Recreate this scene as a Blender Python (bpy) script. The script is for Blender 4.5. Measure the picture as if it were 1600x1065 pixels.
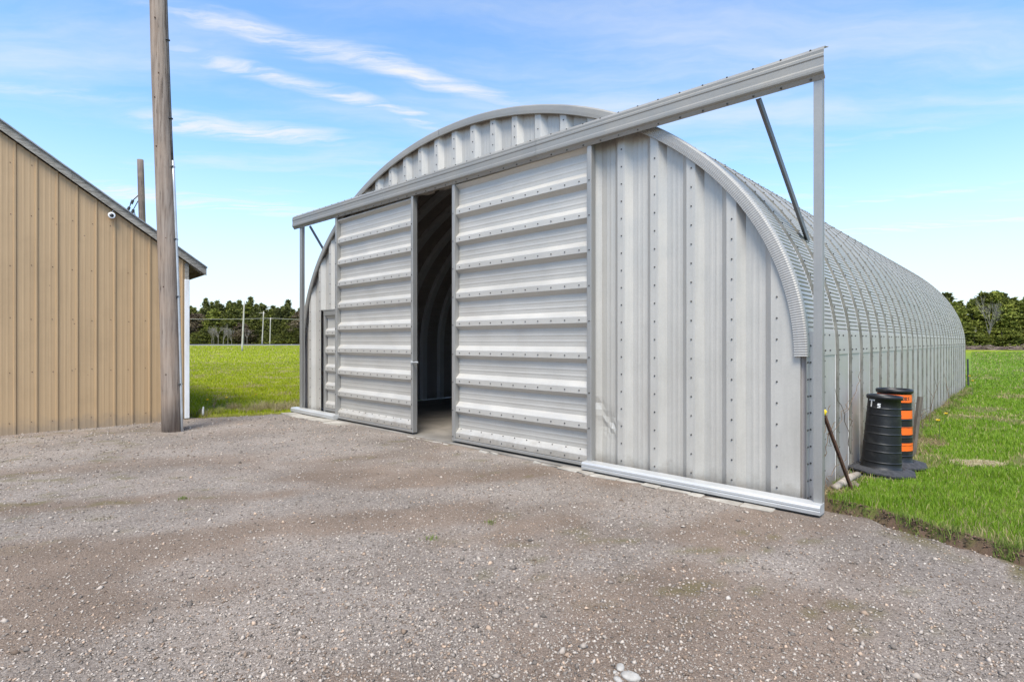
import bpy, math, random
import numpy as np
from mathutils import Vector, Matrix

for o in list(bpy.data.objects):
    bpy.data.objects.remove(o, do_unlink=True)
random.seed(11)
rng = np.random.default_rng(11)
R = math.radians
scene = bpy.context.scene
C = scene.collection

# ------------------------------------------------------------------ camera
CAMH = 1.65
cam_data = bpy.data.cameras.new('camera')
cam = bpy.data.objects.new('camera', cam_data)
C.objects.link(cam)
cam.location = (0, 0, CAMH)
cam.rotation_euler = (R(90), 0, 0)
cam_data.sensor_width = 36
cam_data.lens = 36 * 855 / 1600
cam_data.clip_start = 0.05
cam_data.clip_end = 6000
scene.camera = cam

# ------------------------------------------------------------------ sky, sun, exposure
SUN_EL, SUN_AZ = R(58), R(188)          # azimuth clockwise from +Y (sun behind the camera, a little left)
world = bpy.data.worlds.new('World')
scene.world = world
world.use_nodes = True
wn, wl = world.node_tree.nodes, world.node_tree.links
wn.clear()


def N(nt, t, **kw):
    n = nt.nodes.new(t)
    for k, v in kw.items():
        setattr(n, k, v)
    return n


def wire_math(nt, op, a, b=None, clamp=False):
    n = nt.nodes.new('ShaderNodeMath')
    n.operation = op
    n.use_clamp = clamp
    for i, x in enumerate((a, b)):
        if x is None:
            continue
        if isinstance(x, (int, float)):
            n.inputs[i].default_value = x
        else:
            nt.links.new(x, n.inputs[i])
    return n.outputs[0]


def wire_vec(nt, op, a, b=None):
    n = nt.nodes.new('ShaderNodeVectorMath')
    n.operation = op
    for i, x in enumerate((a, b)):
        if x is None:
            continue
        if isinstance(x, tuple):
            n.inputs[i].default_value = x
        else:
            nt.links.new(x, n.inputs[i])
    return n.outputs['Value'] if op in ('DOT_PRODUCT', 'LENGTH', 'DISTANCE') else n.outputs['Vector']


def wire_range(nt, x, a, b, c=0.0, d=1.0, smooth=True):
    n = nt.nodes.new('ShaderNodeMapRange')
    if smooth:
        n.interpolation_type = 'SMOOTHSTEP'
    nt.links.new(x, n.inputs[0])
    for i, v in zip((1, 2, 3, 4), (a, b, c, d)):
        n.inputs[i].default_value = v
    return n.outputs[0]


def wire_mix(nt, fac, a, b, mode='MIX'):
    n = nt.nodes.new('ShaderNodeMix')
    n.data_type = 'RGBA'
    n.blend_type = mode
    for i, x in ((0, fac), (6, a), (7, b)):
        if isinstance(x, (int, float)):
            n.inputs[i].default_value = x
        elif isinstance(x, tuple):
            n.inputs[i].default_value = x if len(x) == 4 else x + (1,)
        else:
            nt.links.new(x, n.inputs[i])
    return n.outputs[2]


def wire_noise(nt, vec, scale, detail=4, rough=0.55, dist=0.0):
    n = nt.nodes.new('ShaderNodeTexNoise')
    if vec is not None:
        nt.links.new(vec, n.inputs['Vector'])
    n.inputs['Scale'].default_value = scale
    n.inputs['Detail'].default_value = detail
    n.inputs['Roughness'].default_value = rough
    n.inputs['Distortion'].default_value = dist
    return n.outputs[0]


def build_sky():
    nt = world.node_tree
    sky = N(nt, 'ShaderNodeTexSky', sky_type='NISHITA', sun_disc=False)
    sky.sun_elevation = SUN_EL
    sky.sun_rotation = SUN_AZ
    sky.altitude = 100
    sky.air_density = 1.0
    sky.dust_density = 0.6
    sky.ozone_density = 1.3
    tc = N(nt, 'ShaderNodeTexCoord')
    d = tc.outputs['Generated']
    sep = N(nt, 'ShaderNodeSeparateXYZ')
    nt.links.new(d, sep.inputs[0])
    z = wire_math(nt, 'MAXIMUM', sep.outputs[2], 0.02)
    comb = N(nt, 'ShaderNodeCombineXYZ')
    nt.links.new(wire_math(nt, 'DIVIDE', sep.outputs[0], z), comb.inputs[0])
    nt.links.new(wire_math(nt, 'DIVIDE', sep.outputs[1], z), comb.inputs[1])
    q = comb.outputs[0]
    # soft wispy warp of the high cloud layer
    wnode = N(nt, 'ShaderNodeTexNoise')
    nt.links.new(q, wnode.inputs['Vector'])
    wnode.inputs['Scale'].default_value = 1.9
    wnode.inputs['Detail'].default_value = 6
    wv = wire_vec(nt, 'SUBTRACT', wnode.outputs['Color'], (0.5, 0.5, 0.5))
    sc = N(nt, 'ShaderNodeVectorMath', operation='SCALE')
    nt.links.new(wv, sc.inputs[0])
    sc.inputs['Scale'].default_value = 0.32
    qw = wire_vec(nt, 'ADD', q, sc.outputs[0])
    total = None
    # streaks of cirrus: start, end (cloud-layer coordinates), half width, strength
    for a, b, wd, st in (((-1.15, 1.60), (0.10, 2.32), 0.13, 1.0), ((-1.20, 1.85), (-0.25, 2.62), 0.11, 0.95),
                         ((-1.75, 2.45), (-0.80, 2.75), 0.2, 0.9), ((-3.2, 3.4), (-1.3, 4.5), 0.55, 0.9),
                         ((1.7, 4.5), (3.6, 3.25), 0.22, 0.7), ((2.2, 5.6), (5.0, 3.9), 0.65, 1.0),
                         ((0.2, 1.3), (1.1, 1.75), 0.12, 0.25), ((-2.3, 1.2), (-1.3, 1.45), 0.12, 0.5),
                         ((1.3, 2.9), (2.2, 2.5), 0.12, 0.3), ((-2.4, 2.1), (-1.5, 2.3), 0.12, 0.5)):
        L = math.hypot(b[0] - a[0], b[1] - a[1])
        dx, dy = (b[0] - a[0]) / L, (b[1] - a[1]) / L
        rel = wire_vec(nt, 'SUBTRACT', qw, (a[0], a[1], 0))
        along = wire_vec(nt, 'DOT_PRODUCT', rel, (dx, dy, 0))
        across = wire_math(nt, 'ABSOLUTE', wire_vec(nt, 'DOT_PRODUCT', rel, (-dy, dx, 0)))
        ends = wire_math(nt, 'MULTIPLY', wire_range(nt, along, -0.15 * L, 0.25 * L), wire_range(nt, along, 0.7 * L, 1.15 * L, 1, 0))
        band = wire_range(nt, across, 0.0, wd, 1, 0)
        m = wire_math(nt, 'MULTIPLY', wire_math(nt, 'MULTIPLY', ends, band), st)
        total = m if total is None else wire_math(nt, 'MAXIMUM', total, m)
    # fibres inside the streaks and faint veil elsewhere
    mp = N(nt, 'ShaderNodeMapping')
    mp.inputs['Rotation'].default_value = (0, 0, R(-32))
    mp.inputs['Scale'].default_value = (0.9, 5.0, 1)
    nt.links.new(qw, mp.inputs[0])
    fib = wire_noise(nt, mp.outputs[0], 2.2, 8, 0.62)
    total = wire_math(nt, 'MULTIPLY', total, wire_range(nt, fib, 0.32, 0.66, 0.12, 1.0))
    mp2 = N(nt, 'ShaderNodeMapping')
    mp2.inputs['Rotation'].default_value = (0, 0, R(-20))
    mp2.inputs['Scale'].default_value = (0.35, 1.3, 1)
    nt.links.new(qw, mp2.inputs[0])
    veil = wire_range(nt, wire_noise(nt, mp2.outputs[0], 1.1, 7, 0.6), 0.38, 0.76, 0.0, 0.6)
    total = wire_math(nt, 'MAXIMUM', total, veil)
    # thin cloud seen edge-on thickens to white towards the horizon
    hor = wire_range(nt, sep.outputs[2], 0.0, 0.36, 0.80, 0.0)
    total = wire_math(nt, 'MAXIMUM', total, hor)
    col = wire_mix(nt, 1.0, sky.outputs[0], (0.86, 1.10, 1.26), 'MULTIPLY')
    col = wire_mix(nt, total, col, (SKYW[0], SKYW[1], SKYW[2]))
    bg = N(nt, 'ShaderNodeBackground')
    bg.inputs[1].default_value = SKY_STRENGTH
    nt.links.new(col, bg.inputs[0])
    out = N(nt, 'ShaderNodeOutputWorld')
    nt.links.new(bg.outputs[0], out.inputs[0])


SKY_STRENGTH = 0.125
SKYW = (3.6, 3.65, 3.68)
build_sky()

sun_data = bpy.data.lights.new('sun', 'SUN')
sun_data.energy = 2.6
sun_data.angle = R(26)
sun_data.color = (1.0, 0.925, 0.80)
sun = bpy.data.objects.new('sun', sun_data)
C.objects.link(sun)
sd = Vector((math.sin(SUN_AZ) * math.cos(SUN_EL), math.cos(SUN_AZ) * math.cos(SUN_EL), math.sin(SUN_EL)))
sun.rotation_euler = sd.to_track_quat('Z', 'Y').to_euler()
sun.location = (0, 0, 30)

vs = scene.view_settings
vs.view_transform = 'Standard'
vs.look = 'None'
vs.exposure = 1.05
vs.gamma = 1.0
vs.use_curve_mapping = False

# ------------------------------------------------------------------ frames
U2 = np.array([-0.725, 0.689]); U2 /= np.linalg.norm(U2)
V2 = np.array([U2[1], -U2[0]])
P0 = np.array([2.856, 5.13])


def W(u, v, z=0.0):
    p = P0 + u * U2 + v * V2
    return Vector((p[0], p[1], z))


HUT_ROT = math.atan2(-U2[1], -U2[0])
S1 = np.array([-6.87, 11.56]); SX = np.array([0.7327, 0.6806])
SHED_ROT = math.atan2(SX[1], SX[0])


def value_noise(x, y, cell, seed):
    r = np.random.default_rng(seed)
    T = r.random((256, 256))
    fx, fy = x / cell, y / cell
    ix, iy = np.floor(fx).astype(int), np.floor(fy).astype(int)
    tx, ty = fx - ix, fy - iy
    tx, ty = tx * tx * (3 - 2 * tx), ty * ty * (3 - 2 * ty)
    g = lambda a, b: T[a % 256, b % 256]
    return ((g(ix, iy) * (1 - tx) + g(ix + 1, iy) * tx) * (1 - ty) + (g(ix, iy + 1) * (1 - tx) + g(ix + 1, iy + 1) * tx) * ty)


def sstep(a, b, x):
    t = np.clip((x - a) / (b - a), 0, 1)
    return t * t * (3 - 2 * t)


def to_uv(x, y):
    return (x - P0[0]) * U2[0] + (y - P0[1]) * U2[1], (x - P0[0]) * V2[0] + (y - P0[1]) * V2[1]


BX = [-80, -9, -1.39, -1.05, -0.62, -0.02, 0.10, 0.22, 10.72, 10.84, 11.0, 11.45, 12.0, 90]
BV = [-30, -3.6, -0.31, -0.16, -0.04, 0.20, 0.45, 17.7, 17.7, 0.15, -0.5, -1.95, -2.2, -2.2]


def grass_d(x, y):
    """how far a point lies inside the grass (metres, negative on the gravel)"""
    u, v = to_uv(x, y)
    n = (value_noise(x, y, 0.5, 3) - 0.5) * 0.30 + (value_noise(x, y, 0.15, 4) - 0.5) * 0.13
    return v - np.interp(u, BX, BV) + n * (u < 0.1) + n * 1.6 * (u > 10.8)


def field_z(x, y):
    d = grass_d(x, y)
    u, v = to_uv(x, y)
    H = np.where(u < 5, 0.10, 0.025)
    wd = np.where(u < 5, 0.16, 0.3)
    t = np.clip(d / wd, 0, 1)
    z = -0.12 + (H + 0.12) * t * t * (3 - 2 * t)
    far = np.hypot(x, y)
    z = z + t * (value_noise(x, y, 1.3, 5) - 0.5) * 0.05 + t * (value_noise(x, y, 7.0, 6) - 0.5) * 0.12 * sstep(9, 20, far)
    z = z + t * (value_noise(x, y, 0.2, 8) - 0.5) * 0.02
    return z - np.where(u < 5, 0.1, 0) * sstep(25, 60, far)


def gravel_z(x, y):
    d = grass_d(x, y)
    u, v = to_uv(x, y)
    z = -0.12 * sstep(0.05, 0.4, v) * (u > 0.1) * (u < 10.8) + (value_noise(x, y, 2.6, 21) - 0.5) * 0.03 + (value_noise(x, y, 0.6, 22) - 0.5) * 0.014 + (value_noise(x, y, 0.14, 23) - 0.5) * 0.006
    return z - 0.2 * sstep(0.02, 0.4, d) + 0.01 * sstep(-0.3, 0, d)


# ------------------------------------------------------------------ mesh helpers
class MB:
    def __init__(s):
        s.v, s.f = [], []

    def add(s, vs_, fs):
        b = len(s.v)
        s.v += [tuple(p) for p in vs_]
        s.f += [tuple(i + b for i in f) for f in fs]
        return s

    def box(s, x0, x1, y0, y1, z0, z1):
        return s.add([(x0, y0, z0), (x1, y0, z0), (x1, y1, z0), (x0, y1, z0), (x0, y0, z1), (x1, y0, z1), (x1, y1, z1), (x0, y1, z1)],
                     [(0, 3, 2, 1), (4, 5, 6, 7), (0, 1, 5, 4), (1, 2, 6, 5), (2, 3, 7, 6), (3, 0, 4, 7)])

    def cbox(s, x0, x1, y0, y1, z0, z1, c=0.006):
        """box with chamfered edges"""
        vs_, ids = [], {}
        for i, (xa, xi) in enumerate(((x0, c), (x1, -c))):
            for j, (ya, yi) in enumerate(((y0, c), (y1, -c))):
                for k, (za, zi) in enumerate(((z0, c), (z1, -c))):
                    for ax, p in enumerate(((xa, ya + yi, za + zi), (xa + xi, ya, za + zi), (xa + xi, ya + yi, za))):
                        ids[i, j, k, ax] = len(vs_)
                        vs_.append(p)
        fs = []
        for i in (0, 1):
            fs.append(tuple(ids[i, j, k, 0] for j, k in ((0, 0), (1, 0), (1, 1), (0, 1))))
            fs.append(tuple(ids[j, i, k, 1] for j, k in ((0, 0), (1, 0), (1, 1), (0, 1))))
            fs.append(tuple(ids[j, k, i, 2] for j, k in ((0, 0), (1, 0), (1, 1), (0, 1))))
        for a in (0, 1):
            for b in (0, 1):
                fs.append((ids[a, b, 0, 0], ids[a, b, 1, 0], ids[a, b, 1, 1], ids[a, b, 0, 1]))
                fs.append((ids[a, 0, b, 0], ids[a, 1, b, 0], ids[a, 1, b, 2], ids[a, 0, b, 2]))
                fs.append((ids[0, a, b, 1], ids[1, a, b, 1], ids[1, a, b, 2], ids[0, a, b, 2]))
                for k in (0, 1):
                    fs.append((ids[a, b, k, 0], ids[a, b, k, 1], ids[a, b, k, 2]))
        return s.add(vs_, fs)

    def grid(s, rows, closed=False):
        b, n = len(s.v), len(rows[0])
        for r in rows:
            s.v += [tuple(p) for p in r]
        for i in range(len(rows) - 1):
            for j in range(n if closed else n - 1):
                k = (j + 1) % n
                s.f.append((b + i * n + j, b + i * n + k, b + (i + 1) * n + k, b + (i + 1) * n + j))
        return s

    def tube(s, pts, radii, n=8, cap=True):
        pts = [Vector(p) for p in pts]
        if isinstance(radii, (int, float)):
            radii = [radii] * len(pts)
        rows, up = [], None
        for i, p in enumerate(pts):
            t = (pts[min(i + 1, len(pts) - 1)] - pts[max(i - 1, 0)]).normalized()
            if up is None:
                up = Vector((0, 0, 1)) if abs(t.z) < 0.9 else Vector((1, 0, 0))
            a = t.cross(up).normalized()
            bb = a.cross(t).normalized()
            up = bb
            rows.append([p + (a * math.cos(2 * math.pi * k / n) + bb * math.sin(2 * math.pi * k / n)) * radii[i] for k in range(n)])
        b = len(s.v)
        s.grid(rows, True)
        if cap:
            s.f.append(tuple(b + k for k in range(n))[::-1])
            e = b + (len(rows) - 1) * n
            s.f.append(tuple(e + k for k in range(n)))
        return s

    def bar(s, a, b, w, h, up=(0, 0, 1)):
        """rectangular bar from a to b"""
        a, b = Vector(a), Vector(b)
        t = (b - a).normalized()
        x = t.cross(Vector(up)).normalized()
        y = x.cross(t).normalized()
        rows = [[p + x * sx * w / 2 + y * sy * h / 2 for sx, sy in ((-1, -1), (1, -1), (1, 1), (-1, 1))] for p in (a, b)]
        k = len(s.v)
        s.grid(rows, True)
        s.f += [(k + 3, k + 2, k + 1, k), (k + 4, k + 5, k + 6, k + 7)]
        return s

    def bolt(s, c, nrm, r=0.0098, h=0.009, n=6):
        c, nrm = Vector(c), Vector(nrm).normalized()
        t = nrm.cross(Vector((0.3, 0.2, 0.9))).normalized()
        bb = nrm.cross(t)
        ring = lambda rr, hh: [c + nrm * hh + (t * math.cos(2 * math.pi * k / n) + bb * math.sin(2 * math.pi * k / n)) * rr for k in range(n)]
        b = len(s.v)
        s.grid([ring(r, -0.002), ring(r * 0.8, h)], True)
        s.f.append(tuple(b + n + k for k in range(n)))
        return s

    def mesh(s, name, mat, smooth=False):
        me = bpy.data.meshes.new(name)
        me.from_pydata(s.v, [], s.f)
        me.update()
        if mat:
            me.materials.append(mat)
        if smooth:
            me.polygons.foreach_set('use_smooth', [True] * len(me.polygons))
        return me

    def build(s, name, mat, parent=None, smooth=False, fix=True):
        me = s.mesh(name, mat, smooth)
        if fix:
            import bmesh
            bm = bmesh.new()
            bm.from_mesh(me)
            bmesh.ops.recalc_face_normals(bm, faces=bm.faces)
            bm.to_mesh(me)
            bm.free()
        return link(name, me, parent)


def link(name, me, parent=None, loc=(0, 0, 0)):
    o = bpy.data.objects.new(name, me)
    C.objects.link(o)
    o.location = loc
    if parent:
        o.parent = parent
    return o


def tag(o, label=None, cat=None, group=None, kind=None):
    for k, v in (('label', label), ('category', cat), ('group', group), ('kind', kind)):
        if v:
            o[k] = v
    return o


def empty(name, loc, rz=0.0):
    o = bpy.data.objects.new(name, None)
    C.objects.link(o)
    o.location = loc
    o.rotation_euler = (0, 0, rz)
    o.empty_display_size = 0.2
    return o


def np_mesh(name, verts, tris, mat, cols=None, smooth=False, attrs=None):
    """triangles from numpy arrays, with one colour per vertex"""
    me = bpy.data.meshes.new(name)
    nv, nt = len(verts), len(tris)
    me.vertices.add(nv)
    me.vertices.foreach_set('co', np.ascontiguousarray(verts, dtype=np.float32).ravel())
    me.loops.add(nt * 3)
    me.loops.foreach_set('vertex_index', np.ascontiguousarray(tris, dtype=np.int32).ravel())
    me.polygons.add(nt)
    me.polygons.foreach_set('loop_start', np.arange(0, nt * 3, 3, dtype=np.int32))
    me.polygons.foreach_set('loop_total', np.full(nt, 3, dtype=np.int32))
    if smooth:
        me.polygons.foreach_set('use_smooth', np.ones(nt, dtype=bool))
    me.update(calc_edges=True)
    if cols is not None:
        ca = me.color_attributes.new('tint', 'FLOAT_COLOR', 'POINT')
        ca.data.foreach_set('color', np.ascontiguousarray(np.c_[cols, np.ones(nv)], dtype=np.float32).ravel())
    for k, a in (attrs or {}).items():
        at = me.attributes.new(k, 'FLOAT', 'POINT')
        at.data.foreach_set('value', np.ascontiguousarray(a, dtype=np.float32))
    me.materials.append(mat)
    return me


# ------------------------------------------------------------------ materials
MATS = {}


def new_mat(name, rough=0.6, metal=0.0, spec=0.5):
    m = bpy.data.materials.new(name)
    m.use_nodes = True
    nt = m.node_tree
    b = nt.nodes['Principled BSDF']
    b.inputs['Roughness'].default_value = rough
    b.inputs['Metallic'].default_value = metal
    b.inputs['Specular IOR Level'].default_value = spec
    MATS[name] = m
    return m, nt, b


def obj_vec(nt, scale=(1, 1, 1)):
    """object coordinates, shifted for each object so that alike pieces differ"""
    tc = N(nt, 'ShaderNodeTexCoord')
    oi = N(nt, 'ShaderNodeObjectInfo')
    mp = N(nt, 'ShaderNodeMapping')
    mp.inputs['Scale'].default_value = scale
    off = wire_math(nt, 'MULTIPLY', oi.outputs['Random'], 37.0)
    cb = N(nt, 'ShaderNodeCombineXYZ')
    for i in range(3):
        nt.links.new(off, cb.inputs[i])
    nt.links.new(tc.outputs['Object'], mp.inputs['Vector'])
    return wire_vec(nt, 'ADD', mp.outputs[0], cb.outputs[0]), oi.outputs['Random']


def simple_mat(name, c1, c2, rough=0.6, metal=0.0, scale=8.0, stretch=(1, 1, 1), bump=0.0, bscale=60.0, lo=0.35, hi=0.65, spec=0.5, vary=0.0):
    m, nt, b = new_mat(name, rough, metal, spec)
    v, rnd = obj_vec(nt, stretch)
    n = wire_noise(nt, v, scale, 6, 0.6)
    col = wire_mix(nt, wire_range(nt, n, lo, hi), c1, c2)
    if vary:
        k = wire_range(nt, rnd, 0, 1, 1 - vary, 1 + vary, False)
        vm = N(nt, 'ShaderNodeVectorMath', operation='SCALE')
        nt.links.new(col, vm.inputs[0])
        nt.links.new(k, vm.inputs['Scale'])
        col = vm.outputs[0]
    nt.links.new(col, b.inputs['Base Color'])
    if bump:
        bp = N(nt, 'ShaderNodeBump')
        bp.inputs['Strength'].default_value = bump
        bp.inputs['Distance'].default_value = 0.01
        nt.links.new(wire_noise(nt, v, bscale, 5, 0.6), bp.inputs['Height'])
        nt.links.new(bp.outputs[0], b.inputs['Normal'])
    return m


def steel_mat(name, c, axis, rough=0.45, metal=0.22, dirt=(0.27, 0.26, 0.23), dirt_amt=0.15, splash=False):
    """zinc-coated steel: faint spangle, roll streaks along the sheet, thin grime"""
    m, nt, b = new_mat(name, rough, metal)
    st = {'z': (26, 26, 0.9), 'x': (0.9, 26, 26), 'y': (26, 0.9, 26)}[axis]
    v, rnd = obj_vec(nt, st)
    v1, _ = obj_vec(nt)
    streak = wire_noise(nt, v, 1.0, 5, 0.62)
    blot = wire_noise(nt, v1, 1.7, 6, 0.6)
    vor = N(nt, 'ShaderNodeTexVoronoi')
    nt.links.new(v1, vor.inputs['Vector'])
    vor.inputs['Scale'].default_value = 90
    spg = N(nt, 'ShaderNodeSeparateColor')
    nt.links.new(vor.outputs['Color'], spg.inputs[0])
    k = wire_range(nt, streak, 0.25, 0.75, 0.95, 1.03)
    k = wire_math(nt, 'MULTIPLY', k, wire_range(nt, blot, 0.3, 0.7, 0.96, 1.03))
    k = wire_math(nt, 'MULTIPLY', k, wire_range(nt, spg.outputs[0], 0, 1, 0.97, 1.03, False))
    k = wire_math(nt, 'MULTIPLY', k, wire_range(nt, rnd, 0, 1, 0.95, 1.03, False))
    vm = N(nt, 'ShaderNodeVectorMath', operation='SCALE')
    vm.inputs[0].default_value = c
    nt.links.new(k, vm.inputs['Scale'])
    grime = wire_math(nt, 'MULTIPLY', wire_range(nt, wire_noise(nt, v1, 3.1, 8, 0.7), 0.5, 0.78), dirt_amt)
    col = wire_mix(nt, grime, vm.outputs[0], dirt)
    if splash:
        tcs = N(nt, 'ShaderNodeTexCoord')
        sz = N(nt, 'ShaderNodeSeparateXYZ')
        nt.links.new(tcs.outputs['Object'], sz.inputs[0])
        edge = wire_math(nt, 'ADD', sz.outputs[2], wire_math(nt, 'MULTIPLY', wire_noise(nt, v1, 5.0, 6, 0.75), 0.5))
        col = wire_mix(nt, wire_range(nt, edge, 0.3, 0.52, 0.55, 0.0), col, (0.25, 0.21, 0.165))
    nt.links.new(col, b.inputs['Base Color'])
    rr = wire_range(nt, blot, 0.3, 0.7, rough - 0.08, rough + 0.12)
    nt.links.new(rr, b.inputs['Roughness'])
    bp = N(nt, 'ShaderNodeBump')
    bp.inputs['Strength'].default_value = 0.12
    bp.inputs['Distance'].default_value = 0.02
    nt.links.new(wire_noise(nt, v1, 2.5, 3, 0.5), bp.inputs['Height'])
    nt.links.new(bp.outputs[0], b.inputs['Normal'])
    return m


ST = (0.475, 0.450, 0.405)
M_wall = steel_mat('wall_steel', ST, 'z', splash=True)
M_door = steel_mat('door_steel', (0.49, 0.467, 0.425), 'x', splash=True)
M_arch = steel_mat('arch_steel', (0.465, 0.428, 0.395), 'y', rough=0.45, metal=0.3, dirt_amt=0.2)
M_side = steel_mat('side_steel', (0.475, 0.437, 0.415), 'z', dirt=(0.26, 0.27, 0.2), dirt_amt=0.2, splash=True)
M_trim = steel_mat('trim_steel', (0.31, 0.295, 0.265), 'x', rough=0.5, metal=0.35, dirt=(0.28, 0.25, 0.2), dirt_amt=0.3)
M_post = steel_mat('post_steel', (0.33, 0.32, 0.30), 'z', rough=0.45, metal=0.4)
M_dark = steel_mat('brace_steel', (0.17, 0.17, 0.17), 'x', rough=0.45, metal=0.5)
M_rail = steel_mat('rail_aluminium', (0.50, 0.50, 0.49), 'x', rough=0.45, metal=0.3)
M_jamb = steel_mat('jamb_steel', (0.24, 0.235, 0.215), 'z')
M_seamdark = simple_mat('sealant_shade_grey', (0.20, 0.19, 0.165), (0.12, 0.115, 0.095), 0.8, 0, 6)  # lap sealant colour, also painting the sunlit lap slope as if shaded
M_flash = steel_mat('flashing_steel', (0.37, 0.36, 0.34), 'z', rough=0.55, metal=0.2)
M_rib = steel_mat('brightened_inner_steel', (0.66, 0.66, 0.65), 'z', rough=0.4, metal=0.1)  # toned lighter than the arch steel, so the ribs look better lit
M_bolt = simple_mat('bolt_rubber', (0.03, 0.029, 0.027), (0.08, 0.075, 0.07), 0.6, 0.0, 40)
M_conc = simple_mat('concrete', (0.42, 0.39, 0.34), (0.28, 0.25, 0.21), 0.9, 0, 3.5, bump=0.4, bscale=50)
M_floor = simple_mat('dimmed_concrete', (0.26, 0.235, 0.205), (0.17, 0.155, 0.135), 0.9, 0, 1.5, bump=0.3)  # concrete with the dimness of the hut interior put into its colour
M_tan = None
M_white = simple_mat('white_metal', (0.78, 0.79, 0.80), (0.66, 0.67, 0.67), 0.45, 0, 3, (3, 3, 0.5))
M_grey_wood = simple_mat('weathered_wood', (0.34, 0.32, 0.28), (0.18, 0.165, 0.14), 0.85, 0, 5, (1.5, 8, 8), bump=0.5, bscale=40)
M_roof = simple_mat('shed_roof_metal', (0.20, 0.21, 0.22), (0.30, 0.31, 0.32), 0.5, 0.3, 4)
M_rubber = simple_mat('black_plastic', (0.006, 0.006, 0.007), (0.035, 0.034, 0.032), 0.45, 0, 7, (1, 1, 1.5), lo=0.5, hi=0.8, bump=0.1, bscale=30)
M_base = simple_mat('recycled_rubber', (0.025, 0.026, 0.03), (0.05, 0.05, 0.055), 0.8, 0, 25, bump=0.6, bscale=120)
M_orange = simple_mat('orange_sheeting', (0.86, 0.145, 0.012), (0.55, 0.12, 0.03), 0.4, 0, 14, lo=0.5, hi=0.8)
M_letter = simple_mat('white_letter', (0.75, 0.75, 0.75), (0.5, 0.5, 0.5), 0.5, 0, 60)
M_rust = simple_mat('rusty_iron', (0.12, 0.055, 0.03), (0.06, 0.03, 0.02), 0.8, 0.2, 30, bump=0.5, bscale=120)
M_yellow = simple_mat('yellow_petal', (0.85, 0.62, 0.02), (0.75, 0.5, 0.01), 0.6, 0, 40)
M_stem = simple_mat('dry_stem', (0.20, 0.14, 0.09), (0.10, 0.07, 0.05), 0.9, 0, 20)
M_gstem = simple_mat('green_stem', (0.12, 0.18, 0.04), (0.10, 0.12, 0.05), 0.8, 0, 20)
M_pipe = simple_mat('conduit', (0.50, 0.52, 0.54), (0.40, 0.42, 0.44), 0.4, 0.5, 5)
M_cable = simple_mat('black_cable', (0.03, 0.03, 0.035), (0.06, 0.06, 0.06), 0.6, 0, 10)
M_rock = simple_mat('pale_stone', (0.44, 0.41, 0.37), (0.28, 0.26, 0.23), 0.85, 0, 14, bump=0.5, bscale=50)
M_stake = simple_mat('stake_wood', (0.15, 0.125, 0.10), (0.09, 0.075, 0.06), 0.9, 0, 9, (4, 4, 0.8))
M_brown = simple_mat('brown_stone', (0.20, 0.15, 0.115), (0.13, 0.10, 0.08), 0.9, 0, 14, bump=0.5)
M_asph = simple_mat('road_asphalt', (0.13, 0.125, 0.12), (0.17, 0.165, 0.16), 0.9, 0, 0.6)
M_lens = simple_mat('camera_lens', (0.01, 0.01, 0.012), (0.02, 0.02, 0.02), 0.15, 0, 5)
M_wire = simple_mat('power_wire', (0.25, 0.26, 0.22), (0.3, 0.3, 0.28), 0.6, 0.2, 5)


def tan_mat():
    m, nt, b = new_mat('tan_painted_steel', 0.5, 0.0, 0.4)
    v, rnd = obj_vec(nt, (30, 30, 0.6))
    v1, _ = obj_vec(nt)
    col = wire_mix(nt, wire_range(nt, wire_noise(nt, v, 1, 5, 0.6), 0.3, 0.7), (0.44, 0.305, 0.172), (0.395, 0.27, 0.15))
    col = wire_mix(nt, wire_math(nt, 'MULTIPLY', wire_range(nt, wire_noise(nt, v1, 1.3, 6, 0.65), 0.45, 0.75), 0.35), col, (0.31, 0.215, 0.12))
    vor = N(nt, 'ShaderNodeTexVoronoi')
    nt.links.new(v1, vor.inputs['Vector'])
    vor.inputs['Scale'].default_value = 4.5
    spot = wire_range(nt, vor.outputs['Distance'], 0.035, 0.065, 0.75, 0.0)
    gate = wire_range(nt, wire_noise(nt, v1, 2.2, 2), 0.46, 0.6)
    col = wire_mix(nt, wire_math(nt, 'MULTIPLY', spot, gate), col, (0.10, 0.06, 0.04))
    tcs = N(nt, 'ShaderNodeTexCoord')
    sz = N(nt, 'ShaderNodeSeparateXYZ')
    nt.links.new(tcs.outputs['Object'], sz.inputs[0])
    edge = wire_math(nt, 'ADD', sz.outputs[2], wire_math(nt, 'MULTIPLY', wire_noise(nt, v1, 4.0, 6, 0.75), 0.6))
    col = wire_mix(nt, wire_range(nt, edge, 0.3, 0.6, 0.6, 0.0), col, (0.23, 0.185, 0.14))
    nt.links.new(col, b.inputs['Base Color'])
    return m


M_tan = tan_mat()


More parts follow.
